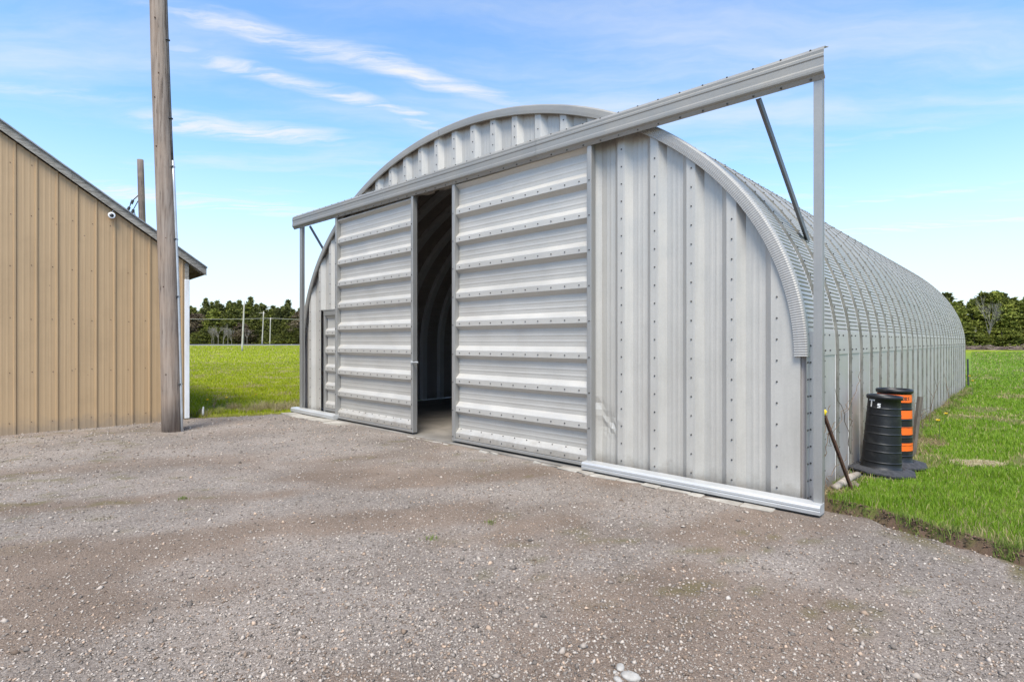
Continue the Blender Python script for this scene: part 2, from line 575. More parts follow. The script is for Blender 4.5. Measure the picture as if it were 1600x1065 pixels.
def pole_mat(name, c1, c2, crack):
    m, nt, b = new_mat(name, 0.9, 0, 0.2)
    v, _ = obj_vec(nt, (16, 16, 0.7))
    v1, _ = obj_vec(nt)
    g = wire_noise(nt, v, 1.5, 8, 0.65)
    col = wire_mix(nt, wire_range(nt, g, 0.3, 0.7), c1, c2)
    col = wire_mix(nt, wire_math(nt, 'MULTIPLY', wire_range(nt, wire_noise(nt, v1, 2.0, 5), 0.4, 0.7), 0.5), col, (0.33, 0.25, 0.19))
    v2, _ = obj_vec(nt, (30, 30, 1.2))
    cr = wire_range(nt, wire_noise(nt, v2, 1.2, 4, 0.7), 0.62, 0.72)
    col = wire_mix(nt, cr, col, crack)
    vor = N(nt, 'ShaderNodeTexVoronoi')
    nt.links.new(v1, vor.inputs['Vector'])
    vor.inputs['Scale'].default_value = 4.0
    col = wire_mix(nt, wire_range(nt, vor.outputs['Distance'], 0.05, 0.1, 0.8, 0), col, (0.09, 0.06, 0.045))
    nt.links.new(col, b.inputs['Base Color'])
    bp = N(nt, 'ShaderNodeBump')
    bp.inputs['Strength'].default_value = 0.7
    bp.inputs['Distance'].default_value = 0.012
    nt.links.new(wire_math(nt, 'SUBTRACT', g, cr), bp.inputs['Height'])
    nt.links.new(bp.outputs[0], b.inputs['Normal'])
    return m


M_pole = pole_mat('pole_wood', (0.33, 0.275, 0.23), (0.16, 0.12, 0.095), (0.06, 0.043, 0.035))
M_pole2 = pole_mat('dark_pole_wood', (0.20, 0.16, 0.14), (0.11, 0.085, 0.075), (0.05, 0.04, 0.035))
M_pole3 = pole_mat('silver_pole_wood', (0.50, 0.48, 0.45), (0.36, 0.34, 0.31), (0.2, 0.18, 0.16))
M_log = pole_mat('grey_log', (0.40, 0.36, 0.31), (0.25, 0.21, 0.17), (0.1, 0.08, 0.06))


def tint_mat(name, rough=0.8, sub=0.0, spec=0.3, vary=0.0):
    m, nt, b = new_mat(name, rough, 0, spec)
    at = N(nt, 'ShaderNodeAttribute', attribute_name='tint')
    col = at.outputs['Color']
    if vary:
        oi = N(nt, 'ShaderNodeObjectInfo')
        k = wire_range(nt, oi.outputs['Random'], 0, 1, 1 - vary, 1 + vary, False)
        vm = N(nt, 'ShaderNodeVectorMath', operation='SCALE')
        nt.links.new(col, vm.inputs[0])
        nt.links.new(k, vm.inputs['Scale'])
        col = vm.outputs[0]
    nt.links.new(col, b.inputs['Base Color'])
    if sub:
        out = nt.nodes['Material Output']
        tr = N(nt, 'ShaderNodeBsdfTranslucent')
        nt.links.new(col, tr.inputs[0])
        mx = N(nt, 'ShaderNodeMixShader')
        mx.inputs[0].default_value = sub
        nt.links.new(b.outputs[0], mx.inputs[1])
        nt.links.new(tr.outputs[0], mx.inputs[2])
        nt.links.new(mx.outputs[0], out.inputs[0])
    return m


M_blade = tint_mat('grass_blade', 0.6, 0.3)
M_leaf = tint_mat('evergreen_foliage', 0.7, 0.2, 0.2, vary=0.22)
M_stone = tint_mat('gravel_stone', 0.9, 0, 0.2)
M_twig = tint_mat('grey_twig', 0.9, 0, 0.2)
M_bark = simple_mat('bark', (0.16, 0.13, 0.11), (0.08, 0.065, 0.055), 0.95, 0, 6, (3, 3, 0.6))


def gravel_mat():
    m, nt, b = new_mat('gravel_ground', 0.95, 0, 0.15)
    tc = N(nt, 'ShaderNodeTexCoord')
    p = tc.outputs['Object']
    dirt = N(nt, 'ShaderNodeAttribute', attribute_name='dirt').outputs['Fac']
    moss = N(nt, 'ShaderNodeAttribute', attribute_name='moss').outputs['Fac']
    vor = N(nt, 'ShaderNodeTexVoronoi')
    nt.links.new(p, vor.inputs['Vector'])
    vor.inputs['Scale'].default_value = 75
    sp = N(nt, 'ShaderNodeSeparateColor')
    nt.links.new(vor.outputs['Color'], sp.inputs[0])
    vor2 = N(nt, 'ShaderNodeTexVoronoi')
    nt.links.new(p, vor2.inputs['Vector'])
    vor2.inputs['Scale'].default_value = 190
    sp2 = N(nt, 'ShaderNodeSeparateColor')
    nt.links.new(vor2.outputs['Color'], sp2.inputs[0])
    stone = wire_mix(nt, sp.outputs[0], (0.135, 0.115, 0.099), (0.47, 0.41, 0.355))
    stone = wire_mix(nt, wire_range(nt, sp.outputs[1], 0.86, 0.95), stone, (0.50, 0.455, 0.41))
    fine = wire_mix(nt, sp2.outputs[0], (0.13, 0.11, 0.094), (0.40, 0.345, 0.30))
    col = wire_mix(nt, 0.5, stone, fine)
    soil = wire_mix(nt, sp2.outputs[1], (0.13, 0.09, 0.064), (0.30, 0.225, 0.17))
    col = wire_mix(nt, wire_math(nt, 'MULTIPLY', dirt, 0.85), col, soil)
    big = wire_noise(nt, p, 0.8, 6, 0.6)
    k = wire_range(nt, big, 0.3, 0.7, 0.74, 1.04)
    vm = N(nt, 'ShaderNodeVectorMath', operation='SCALE')
    nt.links.new(col, vm.inputs[0])
    nt.links.new(k, vm.inputs['Scale'])
    col = wire_mix(nt, moss, vm.outputs[0], (0.12, 0.105, 0.03))
    nt.links.new(col, b.inputs['Base Color'])
    hgt = wire_math(nt, 'ADD', wire_math(nt, 'MULTIPLY', vor.outputs['Distance'], -1.0), wire_math(nt, 'MULTIPLY', vor2.outputs['Distance'], -0.5))
    bp = N(nt, 'ShaderNodeBump')
    bp.inputs['Strength'].default_value = 0.9
    bp.inputs['Distance'].default_value = 0.008
    nt.links.new(hgt, bp.inputs['Height'])
    nt.links.new(bp.outputs[0], b.inputs['Normal'])
    return m


M_gravel = gravel_mat()


def field_mat():
    m, nt, b = new_mat('field_ground', 0.95, 0, 0.1)
    tc = N(nt, 'ShaderNodeTexCoord')
    p = tc.outputs['Object']
    soil = N(nt, 'ShaderNodeAttribute', attribute_name='soil').outputs['Fac']
    left = N(nt, 'ShaderNodeAttribute', attribute_name='left').outputs['Fac']
    n1 = wire_noise(nt, p, 0.12, 8, 0.65)
    n2 = wire_noise(nt, p, 1.1, 7, 0.65)
    n3 = wire_noise(nt, p, 14, 5, 0.7)
    g1 = wire_mix(nt, left, (0.12, 0.205, 0.018), (0.26, 0.31, 0.014))
    g2 = wire_mix(nt, left, (0.16, 0.235, 0.035), (0.34, 0.36, 0.02))
    g = wire_mix(nt, wire_range(nt, n1, 0.35, 0.65), g1, g2)
    g = wire_mix(nt, wire_range(nt, n2, 0.52, 0.72, 0, 0.6), g, (0.28, 0.24, 0.10))
    g = wire_mix(nt, wire_range(nt, n3, 0.35, 0.75, 0.0, 0.3), g, (0.09, 0.11, 0.015))
    s = wire_mix(nt, n3, (0.055, 0.035, 0.025), (0.17, 0.115, 0.08))
    col = wire_mix(nt, soil, g, s)
    nt.links.new(col, b.inputs['Base Color'])
    bp = N(nt, 'ShaderNodeBump')
    bp.inputs['Strength'].default_value = 0.8
    bp.inputs['Distance'].default_value = 0.03
    nt.links.new(wire_noise(nt, p, 25, 6, 0.7), bp.inputs['Height'])
    nt.links.new(bp.outputs[0], b.inputs['Normal'])
    return m


M_field = field_mat()


# ------------------------------------------------------------------ ground
def sheet(name, xs, ys, zf, mat, attr):
    X, Y = np.meshgrid(xs, ys)
    x, y = X.ravel(), Y.ravel()
    v = np.c_[x, y, zf(x, y)]
    nx, ny = len(xs), len(ys)
    i = (np.arange(ny - 1)[:, None] * nx + np.arange(nx - 1)[None, :]).ravel()
    t = np.concatenate([np.c_[i, i + 1, i + nx + 1], np.c_[i, i + nx + 1, i + nx]])
    me = np_mesh(name, v, t, mat, smooth=True, attrs=attr(x, y))
    return tag(link(name, me), kind='structure')


def axis(lo, hi, step, far_lo, far_hi):
    a = list(np.arange(lo, hi, step))
    s, x, up = step, hi, []
    while x < far_hi:
        up.append(x); s *= 1.22; x += s
    s, x, dn = step, lo - step, []
    while x > far_lo:
        dn.append(x); s *= 1.22; x -= s
    return np.array(dn[::-1] + a + up + [far_hi]) if dn else np.array(a + up + [far_hi])


def gravel_dirt(x, y):
    # brown earth tracks run roughly across the yard towards the doors
    xr, yr = x * 0.95 + y * 0.3, -x * 0.3 + y * 0.95
    n = value_noise(xr, yr * 2.6, 1.7, 31) * 0.6 + value_noise(xr, yr * 1.8, 0.6, 32) * 0.28 + value_noise(x, y, 0.2, 33) * 0.12
    t = sstep(0.40, 0.72, n)
    return np.clip(t * 0.85 + 0.14 + 0.18 * (1 - sstep(3.0, 6.0, y)) + (value_noise(x, y, 0.3, 34) - 0.5) * 0.25, 0, 1) * (1 - 0.5 * sstep(7.0, 10.0, y - 0.25 * x))


def gravel_attr(x, y):
    d = grass_d(x, y)
    u, v = to_uv(x, y)
    edge = sstep(-0.35, -0.02, d) * (value_noise(x, y, 0.25, 35) > 0.35) * 0.8
    return {'dirt': np.maximum(gravel_dirt(x, y), edge), 'moss': edge * (value_noise(x, y, 0.3, 36) > 0.45) * 0.8 +
            0.5 * sstep(0.76, 0.9, value_noise(x * 1.1, y * 2.0, 0.22, 37)) * sstep(0.6, 0.75, value_noise(x, y, 2.0, 38))}


def field_attr(x, y):
    d = grass_d(x, y)
    u, v = to_uv(x, y)
    bank = (1 - sstep(0.14, 0.30, d)) * (u < 5)
    worn = sstep(0.60, 0.72, value_noise(x, y, 0.7, 41)) * 0.55 * (np.hypot(x, y) < 22)
    bank = np.maximum(bank, (1 - sstep(0.05, 0.55, d)) * (u > 5) * (v < 5) * 0.85)
    wall = (1 - sstep(0.0, 0.35, np.abs(u - 0.1))) * (u < 0.2) * (v < 17.5) * 0.8
    left = sstep(3, 8, u)
    return {'soil': np.maximum(np.maximum(bank, worn), wall), 'left': left}


sheet('grass_field', axis(-9, 12, 0.1, -1500, 1500), axis(2, 15, 0.08, -40, 2500), field_z, M_field, field_attr)
sheet('gravel_yard', axis(-13, 7, 0.1, -32, 24), axis(0.5, 14, 0.1, -20, 16), gravel_z, M_gravel, gravel_attr)

# country road across the far end of the field, slightly raised
rb = MB()
ra, rbv = Vector((-420, 170, 0)), Vector((60, 215, 0))
rd = (rbv - ra).normalized(); rn = Vector((-rd.y, rd.x, 0))
prof = [(-7, -0.3), (-4, 0.18), (-3.2, 0.35), (3.2, 0.4), (4, 0.2), (7, -0.3)]
rb.grid([[ra + rn * a + Vector((0, 0, b)) for a, b in prof], [rbv + rn * a + Vector((0, 0, b)) for a, b in prof]])
tag(rb.build('road', M_asph), kind='structure')

# ------------------------------------------------------------------ the quonset hut
hut = tag(empty('quonset_hut', W(0, 0, 0), HUT_ROT), 'long arched galvanised steel hut with ribbed sliding doors standing partly open', 'hut')
UC, AA, ZS, BB = 5.45, 5.33, 1.50, 3.70
WP, PITCH, PC0 = 0.105, 0.455, 0.41
V_P, DEP = 0.165, 0.07


def L(u, v, z):
    return (-u, v, z)


def arch_top(u, inset=0.0):
    t = 1 - ((u - UC) / (AA - inset)) ** 2
    return ZS + (BB - inset) * math.sqrt(max(t, 0.0))


# arc-length table of the ellipse from the right springing to the left springing
_th = np.linspace(0, math.pi, 4001)
_eu, _ez = UC - AA * np.cos(_th), ZS + BB * np.sin(_th)
_s = np.concatenate([[0], np.cumsum(np.hypot(np.diff(_eu), np.diff(_ez)))])
ARC = _s[-1]


def arc_pt(s):
    th = float(np.interp(s, _s, _th))
    nu, nz = -math.cos(th) / AA, math.sin(th) / BB
    k = math.hypot(nu, nz)
    return UC - AA * math.cos(th), ZS + BB * math.sin(th), nu / k, nz / k


# concrete floor and sill
slab = MB().cbox(-10.9, -0.04, 0.02, 17.65, -0.35, 0.012, 0.01)
slab.build('floor_slab', M_floor, hut)
random.seed(5)
def sill_piece(x0, x1, y0, z1, y1=0.018):
    m = MB().cbox(x0, x1 - 0.004, y0, y1, -0.1, z1 + random.uniform(-0.006, 0.01), 0.008)
    m.v = [(x, y + (random.uniform(-0.022, 0.03) if y < y0 + 0.02 else 0), z + random.uniform(-0.006, 0.004)) for x, y, z in m.v]
    m.build('sill_piece', M_conc, hut)


x = -0.35
while x > -2.9:                      # chipped concrete edge in front of the rail
    n = x - random.uniform(0.12, 0.42)
    sill_piece(n, x, -0.105 - random.uniform(0, 0.06), 0.006)
    x = n
x = -8.35
while x > -10.9:
    n = x - random.uniform(0.25, 0.6)
    sill_piece(n, x, -0.24 - random.uniform(0, 0.08), 0.014)
    x = n
x = -3.0
while x > -6.3:                      # broken line of old concrete before the doors
    n = x - random.uniform(0.15, 0.4)
    if random.random() < 0.6:
        sill_piece(n + 0.03, x, -0.075, 0.006, -0.04)
    x = n


# --- end wall panels
SL, RR = 0.075, PITCH - WP - 0.15


def panel_profile():
    """(offset along u from the strip centre, depth behind the strip face)"""
    h = WP / 2
    p = [(-h, 0), (h, 0), (h + 0.03, 0.03), (h + SL, DEP)]
    a, b = h + SL, PITCH - h - SL
    for k in (0.30, 0.62):
        c = a + (b - a) * k
        p += [(c - 0.02, DEP), (c - 0.007, DEP - 0.0025), (c + 0.007, DEP - 0.0025), (c + 0.02, DEP)]
    p += [(b, DEP), (PITCH - h - 0.03, 0.03), (PITCH - h, 0), (PITCH - h + 0.025, -0.002)]
    return p


PROF = panel_profile()
bolts_wall = MB()


def wall_panel(c, z0, dent=None):
    us = [(c + du, V_P + dv) for du, dv in PROF]
    us = [(u, v) for u, v in us if 0.19 < u < 10.71]
    if len(us) < 3:
        return
    nz = 46 if dent else 2
    rows = []
    for k in range(nz):
        row = []
        for u, v in us:
            zt = arch_top(u, 0.07)
            z = z0 + (max(zt, z0 + 0.02) - z0) * (k / (nz - 1)) ** (2.0 if dent else 1)
            row.append(L(u, v + (dent(u, z) if dent else 0), z))
        rows.append(row)
    MB().grid(rows).build('wall_panel', M_wall, hut, fix=False)
    if c > 0.2 and c < 10.7:
        zt = arch_top(c, 0.16)
        z = z0 + 0.12
        while z < zt - 0.02:
            if not (z0 > 3 and z < 4.45):
                bolts_wall.bolt(L(c - 0.005, V_P, z), (0, -1, 0))
            z += 0.214 if z0 < 3 else 0.16


def dent(u, z):
    r1 = 0.05 * math.exp(-((z - 0.86) / 0.05) ** 2 - ((u - 2.62) / 0.06) ** 2)
    cz = 0.55 + (2.64 - u) * 0.15
    r2 = 0.06 * math.exp(-((z - cz) / 0.16) ** 2 - ((u - 2.48) / 0.13) ** 2)
    cr = -0.035 * math.exp(-((z - (0.72 - (2.62 - u) * 0.9)) / 0.035) ** 2) * math.exp(-((u - 2.5) / 0.12) ** 2)
    cr2 = -0.03 * math.exp(-((z - (0.42 + (2.52 - u) * 1.1)) / 0.03) ** 2) * math.exp(-((u - 2.38) / 0.1) ** 2)
    return 0.5 * (r1 + r2 + cr + cr2)


# right-hand edge sheet: flat, out to the corner
for k in range(0, 23):
    c = PC0 + PITCH * k
    lo, hi = c - WP / 2, c + PITCH - WP / 2
    if k == 0:
        MB().grid([[L(0.185, V_P + 0.03, z) if i == 0 else L(u, V_P, z) for i, u in enumerate((0.185, 0.187, 0.24, 0.30, lo))]
                   for z in (0.05, 1.5)] + [[L(u, V_P + (0.03 if i == 0 else 0), arch_top(max(u, 0.22), 0.07)) for i, u in enumerate((0.185, 0.187, 0.24, 0.30, lo))]]
                  ).build('wall_panel', M_wall, hut, fix=False)
    if hi < 2.75:
        wall_panel(c, 0.05, dent if k == 4 else None)
    elif c < 8.95:
        wall_panel(c, 4.2)
    elif c < 9.6:
        wall_panel(c, 2.33)
    else:
        wall_panel(c, 0.05)
# narrow dark strips in front of the header
hb = bolts_wall
# corner piece with bolts at both front corners
MB().grid([[L(0.19, 0.20, z), L(0.12, 0.24, z), L(0.06, 0.30, z)] for z in (0.03, 1.74)]).build('corner_flange', M_side, hut, fix=False)
MB().grid([[L(10.70, 0.20, z), L(10.78, 0.24, z), L(10.84, 0.30, z)] for z in (0.03, 1.74)]).build('corner_flange', M_side, hut, fix=False)
z = 0.12
while z < 1.7:
    hb.bolt(L(0.115, 0.242, z), (0.3, -1, 0))
    z += 0.165
tag(hb.build('wall_bolts', M_bolt, hut), kind='stuff')

# --- curved trim on the front edge of the arch
def flashing(s0, s1, crimp, mat):
    m = MB()
    rows = []
    s = s0
    step = 0.0125 if crimp else 0.08
    i = 0
    while True:
        s = min(s, s1)
        u, z, nu, nz = arc_pt(s)
        dv = (0.0038 if i % 2 else 0.0) if crimp else 0.0
        fv = 0.118 + dv
        P = lambda r, v: L(u + nu * r, v, z + nz * r)
        rows.append([P(-0.118, fv + 0.03), P(-0.114, fv + 0.004), P(-0.07, fv), P(-0.012, fv + 0.002), P(0.006, fv + 0.012), P(0.013, 0.155), P(0.010, 0.21)])
        if s >= s1:
            break
        s += step
        i += 1
    m.grid(rows).build('arch_flashing', mat, hut, fix=False)


flashing(0.0, 3.75, True, M_flash)
flashing(3.756, ARC * 0.5 + 0.3, False, M_trim)
flashing(ARC * 0.5 + 0.306, ARC, False, M_trim)

# --- arched roof panels, crimped across to make the curve
AP, NP_ = 0.60, 29
ARCHPROF = [(-0.015, 0.004), (0.0, 0.004), (0.47, 0.0), (0.485, -0.008), (0.495, -0.024), (0.56, -0.024), (0.575, -0.010), (0.588, -0.0), (0.615, -0.002)]


def arch_rows():
    out = [(0.0, 0), (0.24, 0)]
    s = 0.25
    while s < ARC - 0.25:
        out += [(s, 0.0), (s + 0.024, 0.0), (s + 0.036, -0.014)]
        s += 0.047
    out += [(ARC - 0.24, 0), (ARC, 0)]
    return out


am = MB()
rows = []
for s, off in arch_rows():
    u, z, nu, nz = arc_pt(s)
    row = []
    for dv, dd in ARCHPROF:
        k = off if dd > -0.015 else off * 0.3
        row.append(L(u + nu * (dd + k), dv, z + nz * (dd + k)))
    rows.append(row)
am.grid(rows)
arch_me = am.mesh('arch_panel', M_arch)
ab = MB()
s = 0.05
while s < ARC - 0.03:
    u, z, nu, nz = arc_pt(s)
    ab.bolt(L(u + nu * 0.004, 0.02, z + nz * 0.004), (-nu, 0, nz), r=0.0105)
    if s < 0.3 or s > ARC - 0.3:
        ab.bolt(L(u + nu * 0.002, 0.22, z + nz * 0.002), (-nu, 0, nz), r=0.0105)
    s += 0.165
archb_me = ab.mesh('arch_bolts', M_bolt)
# weathered sealant in the lap, widened to paint shade on the sunlit slope, and the deep inner rib of each arch
SEAMDARKP = [(0.566, -0.017), (0.577, -0.005), (0.589, 0.003), (0.598, 0.0055)]
RIBP = [(0.34, -0.02), (0.37, -0.11), (0.52, -0.11), (0.55, -0.02)]


def strip_rows(prof, n):
    rows = []
    for s in np.linspace(0.0, ARC, n):
        u, z, nu, nz = arc_pt(float(s))
        rows.append([L(u + nu * dd, dv, z + nz * dd) for dv, dd in prof])
    lo = [[(x, y, z0) for x, y, z in rows[0]] for z0 in (0.03,)]
    hi = [[(x, y, z0) for x, y, z in rows[-1]] for z0 in (0.03,)]
    return lo + rows + hi


seamdark_me = MB().grid(strip_rows(SEAMDARKP, 90)).mesh('sealant_shade_strip', M_seamdark)
rib_me = MB().grid(strip_rows(RIBP, 70)).mesh('inner_rib', M_rib)


def side_mesh(sign):
    m = MB()
    u0 = UC - sign * (AA - 0.008)
    rows = [[L(u0 - sign * 0.0 + sign * (-dd), dv, z) for dv, dd in ARCHPROF] for z in (0.025, 0.5, 1.0, 1.53)]
    m.grid(rows)
    b = MB()
    z = 0.12
    while z < 1.45:
        b.bolt(L(u0 - sign * 0.004, 0.02, z), (sign, 0, 0), r=0.0105)
        z += 0.165
    return m.mesh('side_panel', M_side), b.mesh('side_bolts', M_bolt)


sideR, sideRb = side_mesh(1)
sideL, sideLb = side_mesh(-1)
for k in range(NP_):
    y = 0.15 + AP * k
    p = link('arch_panel', arch_me, hut, (0, y, 0))
    tag(link('panel_bolts', archb_me, p), kind='stuff')
    link('sealant_shade_strip', seamdark_me, p)
    link('inner_rib', rib_me, p)
    for me, mb_ in ((sideR, sideRb), (sideL, sideLb)):
        q = link('side_panel', me, hut, (0, y, 0))
        tag(link('panel_bolts', mb_, q), kind='stuff')

# rear end wall
rw = MB()
rows = [[], []]
k = 0
while PC0 + PITCH * (k - 1) < 10.8:
    for du, dv in ((-0.05, 0), (0.05, 0), (0.13, 0.085), (0.33, 0.085)):
        u = min(max(PC0 + PITCH * (k - 1) + du, 0.16), 10.74)
        rows[0].append(L(u, 17.45 - dv, 0.0)); rows[1].append(L(u, 17.45 - dv, arch_top(min(max(u, 0.2), 10.7), 0.03)))
    k += 1
rw.grid(rows).build('rear_wall', M_wall, hut)

# --- header that carries the sliding doors
def zb(u):
    return 4.155 + 0.0115 * u


HP = [(0.160, 0.30), (0.156, 0.285), (0.04, 0.255), (0.014, 0.232), (0.0, 0.212), (0.003, 0.185), (-0.003, 0.172), (-0.003, 0.15), (0.003, 0.138), (0.003, 0.07),
      (-0.003, 0.054), (-0.003, 0.03), (0.0, 0.012), (0.010, 0.0), (0.022, -0.008), (0.045, -0.05), (0.048, -0.02)]


def header(u0, u1):
    m = MB()
    n = 14
    rows = []
    for i in range(n + 1):
        u = u0 + (u1 - u0) * i / n
        w = 0.004 * math.sin(u * 2.3) + 0.003 * math.sin(u * 5.1 + 1)
        rows.append([L(u, v + w, zb(u) + z + 0.5 * w) for v, z in HP])
    m.grid(rows)
    o = m.build('door_header', M_trim, hut, fix=False)
    b = MB()
    u = u0 + 0.12
    while u < u1 - 0.05:
        b.bolt(L(u, 0.025, zb(u) + 0.243), (0, -0.7, 0.7), r=0.0105, h=0.008)
        b.bolt(L(u, 0.033, zb(u) - 0.029), (0, -0.9, -0.5), r=0.011, h=0.008)
        u += 0.265
    tag(b.build('header_bolts', M_bolt, o), kind='stuff')


header(-0.06, 3.49)
header(3.494, 7.2)
header(7.204, 10.97)
# rail inside the header on which the doors roll
MB().box(-10.9, 0.03, 0.09, 0.12, 4.30, 4.34).build('door_track', M_dark, hut)

# end posts and braces
for u0, u1 in ((-0.035, 0.04), (10.60, 10.80)):
    m = MB()
    um = u0 + 0.10 if u1 - u0 > 0.15 else u1
    zt = zb(u0) - 0.02
    m.box(-um, -u0, 0.05, 0.056, 0.0, zt)
    m.box(-um, -um + 0.006, 0.0561, 0.125, 0.0, zt)
    m.box(-um + 0.0061, -u0, 0.119, 0.125, 0.0, zt)
    m.box(-u0 - 0.006, -u0, 0.0561, 0.075, 0.0, zt)
    m.box(-u0 - 0.006, -u0, 0.092, 0.1189, 0.0, zt)
    m.build('track_post', M_post, hut)
for ua, ub, sg in ((0.57, 0.47, 1), (10.33, 10.43, -1)):
    vb = 1.45 if sg > 0 else 1.1
    a, b_ = Vector(L(ua, 0.12, zb(ua) - 0.03)), Vector(L(ub, vb, 2.85 if sg > 0 else 2.88))
    m = MB()
    m.bar(a, b_, 0.055, 0.008)
    t = (b_ - a).normalized(); xx = t.cross(Vector((0, 0, 1))).normalized(); yy = xx.cross(t)
    off = xx * 0.024 - yy * 0.028
    m.bar(a + off, b_ + off, 0.007, 0.055)
    o = m.build('track_brace', M_dark, hut)
    bb = MB()
    for k in (0.02, 0.3, 0.36, 0.62):
        bb.bolt(a + (b_ - a) * k + yy * 0.005, yy, r=0.010)
    tag(bb.build('brace_bolts', M_rail, o), kind='stuff')

# base rails
for u0, u1 in ((-0.04, 2.68), (8.98, 10.95)):
    prof = [(0.10, 0.03), (-0.045, 0.03), (-0.05, 0.062), (-0.042, 0.07), (-0.05, 0.078), (-0.05, 0.098), (-0.03, 0.118), (0.10, 0.125)]
    m = MB().grid([[L(u, v, z) for v, z in prof] for u in (u0, (u0 + u1) / 2, u1)], False)
    m.f.append(tuple(range(len(prof))))
    k = 2 * len(prof)
    m.f.append(tuple(k + i for i in range(len(prof)))[::-1])
    m.build('base_rail', M_rail, hut)

# --- the sliding doors
def sliding_door(u0, u1, zr, label, handle):
    dz = lambda u: 0.0125 * (u - u0)
    ztop = zb((u0 + u1) / 2) + 0.03
    F = 0.05
    fr = MB()
    sw = 0.062
    for a in (u0, u1 - sw):
        fr.cbox(-a - sw, -a, F, F + 0.10, 0.045, ztop, 0.005)
    for a in (u0 + sw + 0.001, u1 - sw - 0.012):
        fr.box(-a - 0.011, -a, F + 0.012, F + 0.09, 0.1, ztop)
    fr.cbox(-u1 + sw + 0.001, -u0 - sw - 0.001, F + 0.004, F + 0.1, 0.045, 0.088, 0.004)
    door = fr.build('sliding_door', M_post, hut)
    tag(door, label)
    ha, hb_ = u0 + sw + 0.012, u1 - sw - 0.013
    pb = MB()
    hP = 0.040
    n = len(zr)
    for i in range(n - 1):
        z0, z1 = zr[i], zr[i + 1]
        a, b_ = z0 + hP + SL, z1 - hP - SL * 0.8
        pr = [(z0 - hP, 0.0), (z0 + hP, 0.0), (z0 + hP + 0.006, 0.003), (a, 0.07)]
        for k in (0.28, 0.62):
            c = a + (b_ - a) * k
            pr += [(c - 0.018, 0.07), (c - 0.007, 0.0672), (c + 0.007, 0.0672), (c + 0.018, 0.07)]
        pr += [(b_, 0.07), (z1 - hP - 0.004, 0.004), (z1 - hP + 0.012, 0.003)]
        if i == n - 2:
            pr = [p for p in pr if p[0] < ztop + 0.02]
        rows = []
        nu_ = 13
        for j in range(nu_):
            u = ha + (hb_ - ha) * j / (nu_ - 1)
            wob = 0.0025 * math.sin(u * 7 + i * 1.7) + 0.002 * math.sin(u * 17 + i)
            rows.append([L(u, F + 0.022 + v + wob * (v > 0.01), z) for z, v in pr])
        MB().grid(rows).build('door_panel', M_door, door, fix=False)
    for i, z in enumerate(zr[:-1]):
        u = ha + 0.13
        while u < hb_ - 0.05:
            pb.bolt(L(u, F + 0.022, z), (0, -1, 0))
            if i == 0:
                pb.bolt(L(u + 0.02, F + 0.075, z + 0.10), (0, -0.8, 0.7), r=0.009)
            u += 0.236
        for a in (u0 + sw / 2, u1 - sw / 2):
            pb.bolt(L(a, F, z - 0.02), (0, -1, 0), r=0.010)
    tag(pb.build('door_bolts', M_bolt, door), kind='stuff')
    if handle:
        h = MB()
        h.tube([L(u0 + 0.03, F - 0.01, 1.28), L(u0 - 0.03, F - 0.012, 1.275), L(u0 - 0.10, F - 0.01, 1.285), L(u0 - 0.155, F + 0.0, 1.28)], [0.012, 0.011, 0.012, 0.014], 8)
        h.cbox(-u0 - 0.05, -u0 - 0.012, F - 0.008, F + 0.002, 1.25, 1.31, 0.002)
        h.build('door_handle', M_rail, door)
    # rubber end stop and guide under the leading edge
    g = MB().cbox(-u0 - 0.05, -u0 - 0.01, F + 0.02, F + 0.08, 0.012, 0.046, 0.004)
    g.build('bottom_guide', M_cable, door)


ZR = [0.135, 0.56, 1.01, 1.46, 1.925, 2.375, 2.83, 3.275, 3.72, 4.19]
sliding_door(2.60, 5.33, ZR, 'wide right sliding door with ten rows of bolts', False)
sliding_door(6.38, 9.09, ZR, 'left sliding door with a small lever handle on its edge', True)
# jamb between the right door and the ribbed wall
m = MB()
m.cbox(-2.70, -2.655, 0.16, 0.30, 0.03, 4.2, 0.004)
m.cbox(-2.654, -2.63, 0.165, 0.21, 0.03, 4.2, 0.004)
m.build('door_jamb', M_jamb, hut)
MB().cbox(-9.0, -8.96, 0.16, 0.30, 0.03, 4.2, 0.004).build('door_jamb', M_jamb, hut)

# narrow walk door left of the sliding door, half covered by it
wd = MB()
wd.cbox(-9.80, -9.735, 0.165, 0.215, 0.06, 2.20, 0.004)
wd.cbox(-9.08, -9.02, 0.165, 0.215, 0.06, 2.20, 0.004)
wd.cbox(-9.80, -9.02, 0.163, 0.215, 2.201, 2.30, 0.004)
wd.cbox(-9.82, -9.0, 0.157, 0.22, 2.302, 2.335, 0.004)
wd.cbox(-9.73, -9.085, 0.167, 0.215, 0.13, 0.19, 0.004)
walk = wd.build('walk_door', M_post, hut)
zz = [0.245, 0.655, 1.05, 1.44, 1.83, 2.24]
for i in range(5):
    z0, z1 = zz[i], zz[i + 1]
    pr = [(z0 - 0.045, 0), (z0 + 0.04, 0), (z0 + 0.10, 0.05), (z1 - 0.10, 0.05), (z1 - 0.046, 0.003)]
    MB().grid([[L(u, 0.175 + v, z) for z, v in pr] for u in (9.082, 9.4, 9.734)]).build('door_panel', M_door, walk, fix=False)
wb = MB()
for z in zz[:-1]:
    for u in (9.2, 9.42, 9.62):
        wb.bolt(L(u, 0.175, z), (0, -1, 0))
tag(wb.build('door_bolts', M_bolt, walk), kind='stuff')

# ------------------------------------------------------------------ tan shed on the left
shed = tag(empty('tan_shed', (S1[0], S1[1], 0), SHED_ROT), 'tan ribbed metal shed with a grey wooden rake board at left', 'shed')
SLOPE, EAVE, PEAKX, DEPTH = 0.705, 3.32, -4.4, 9.0


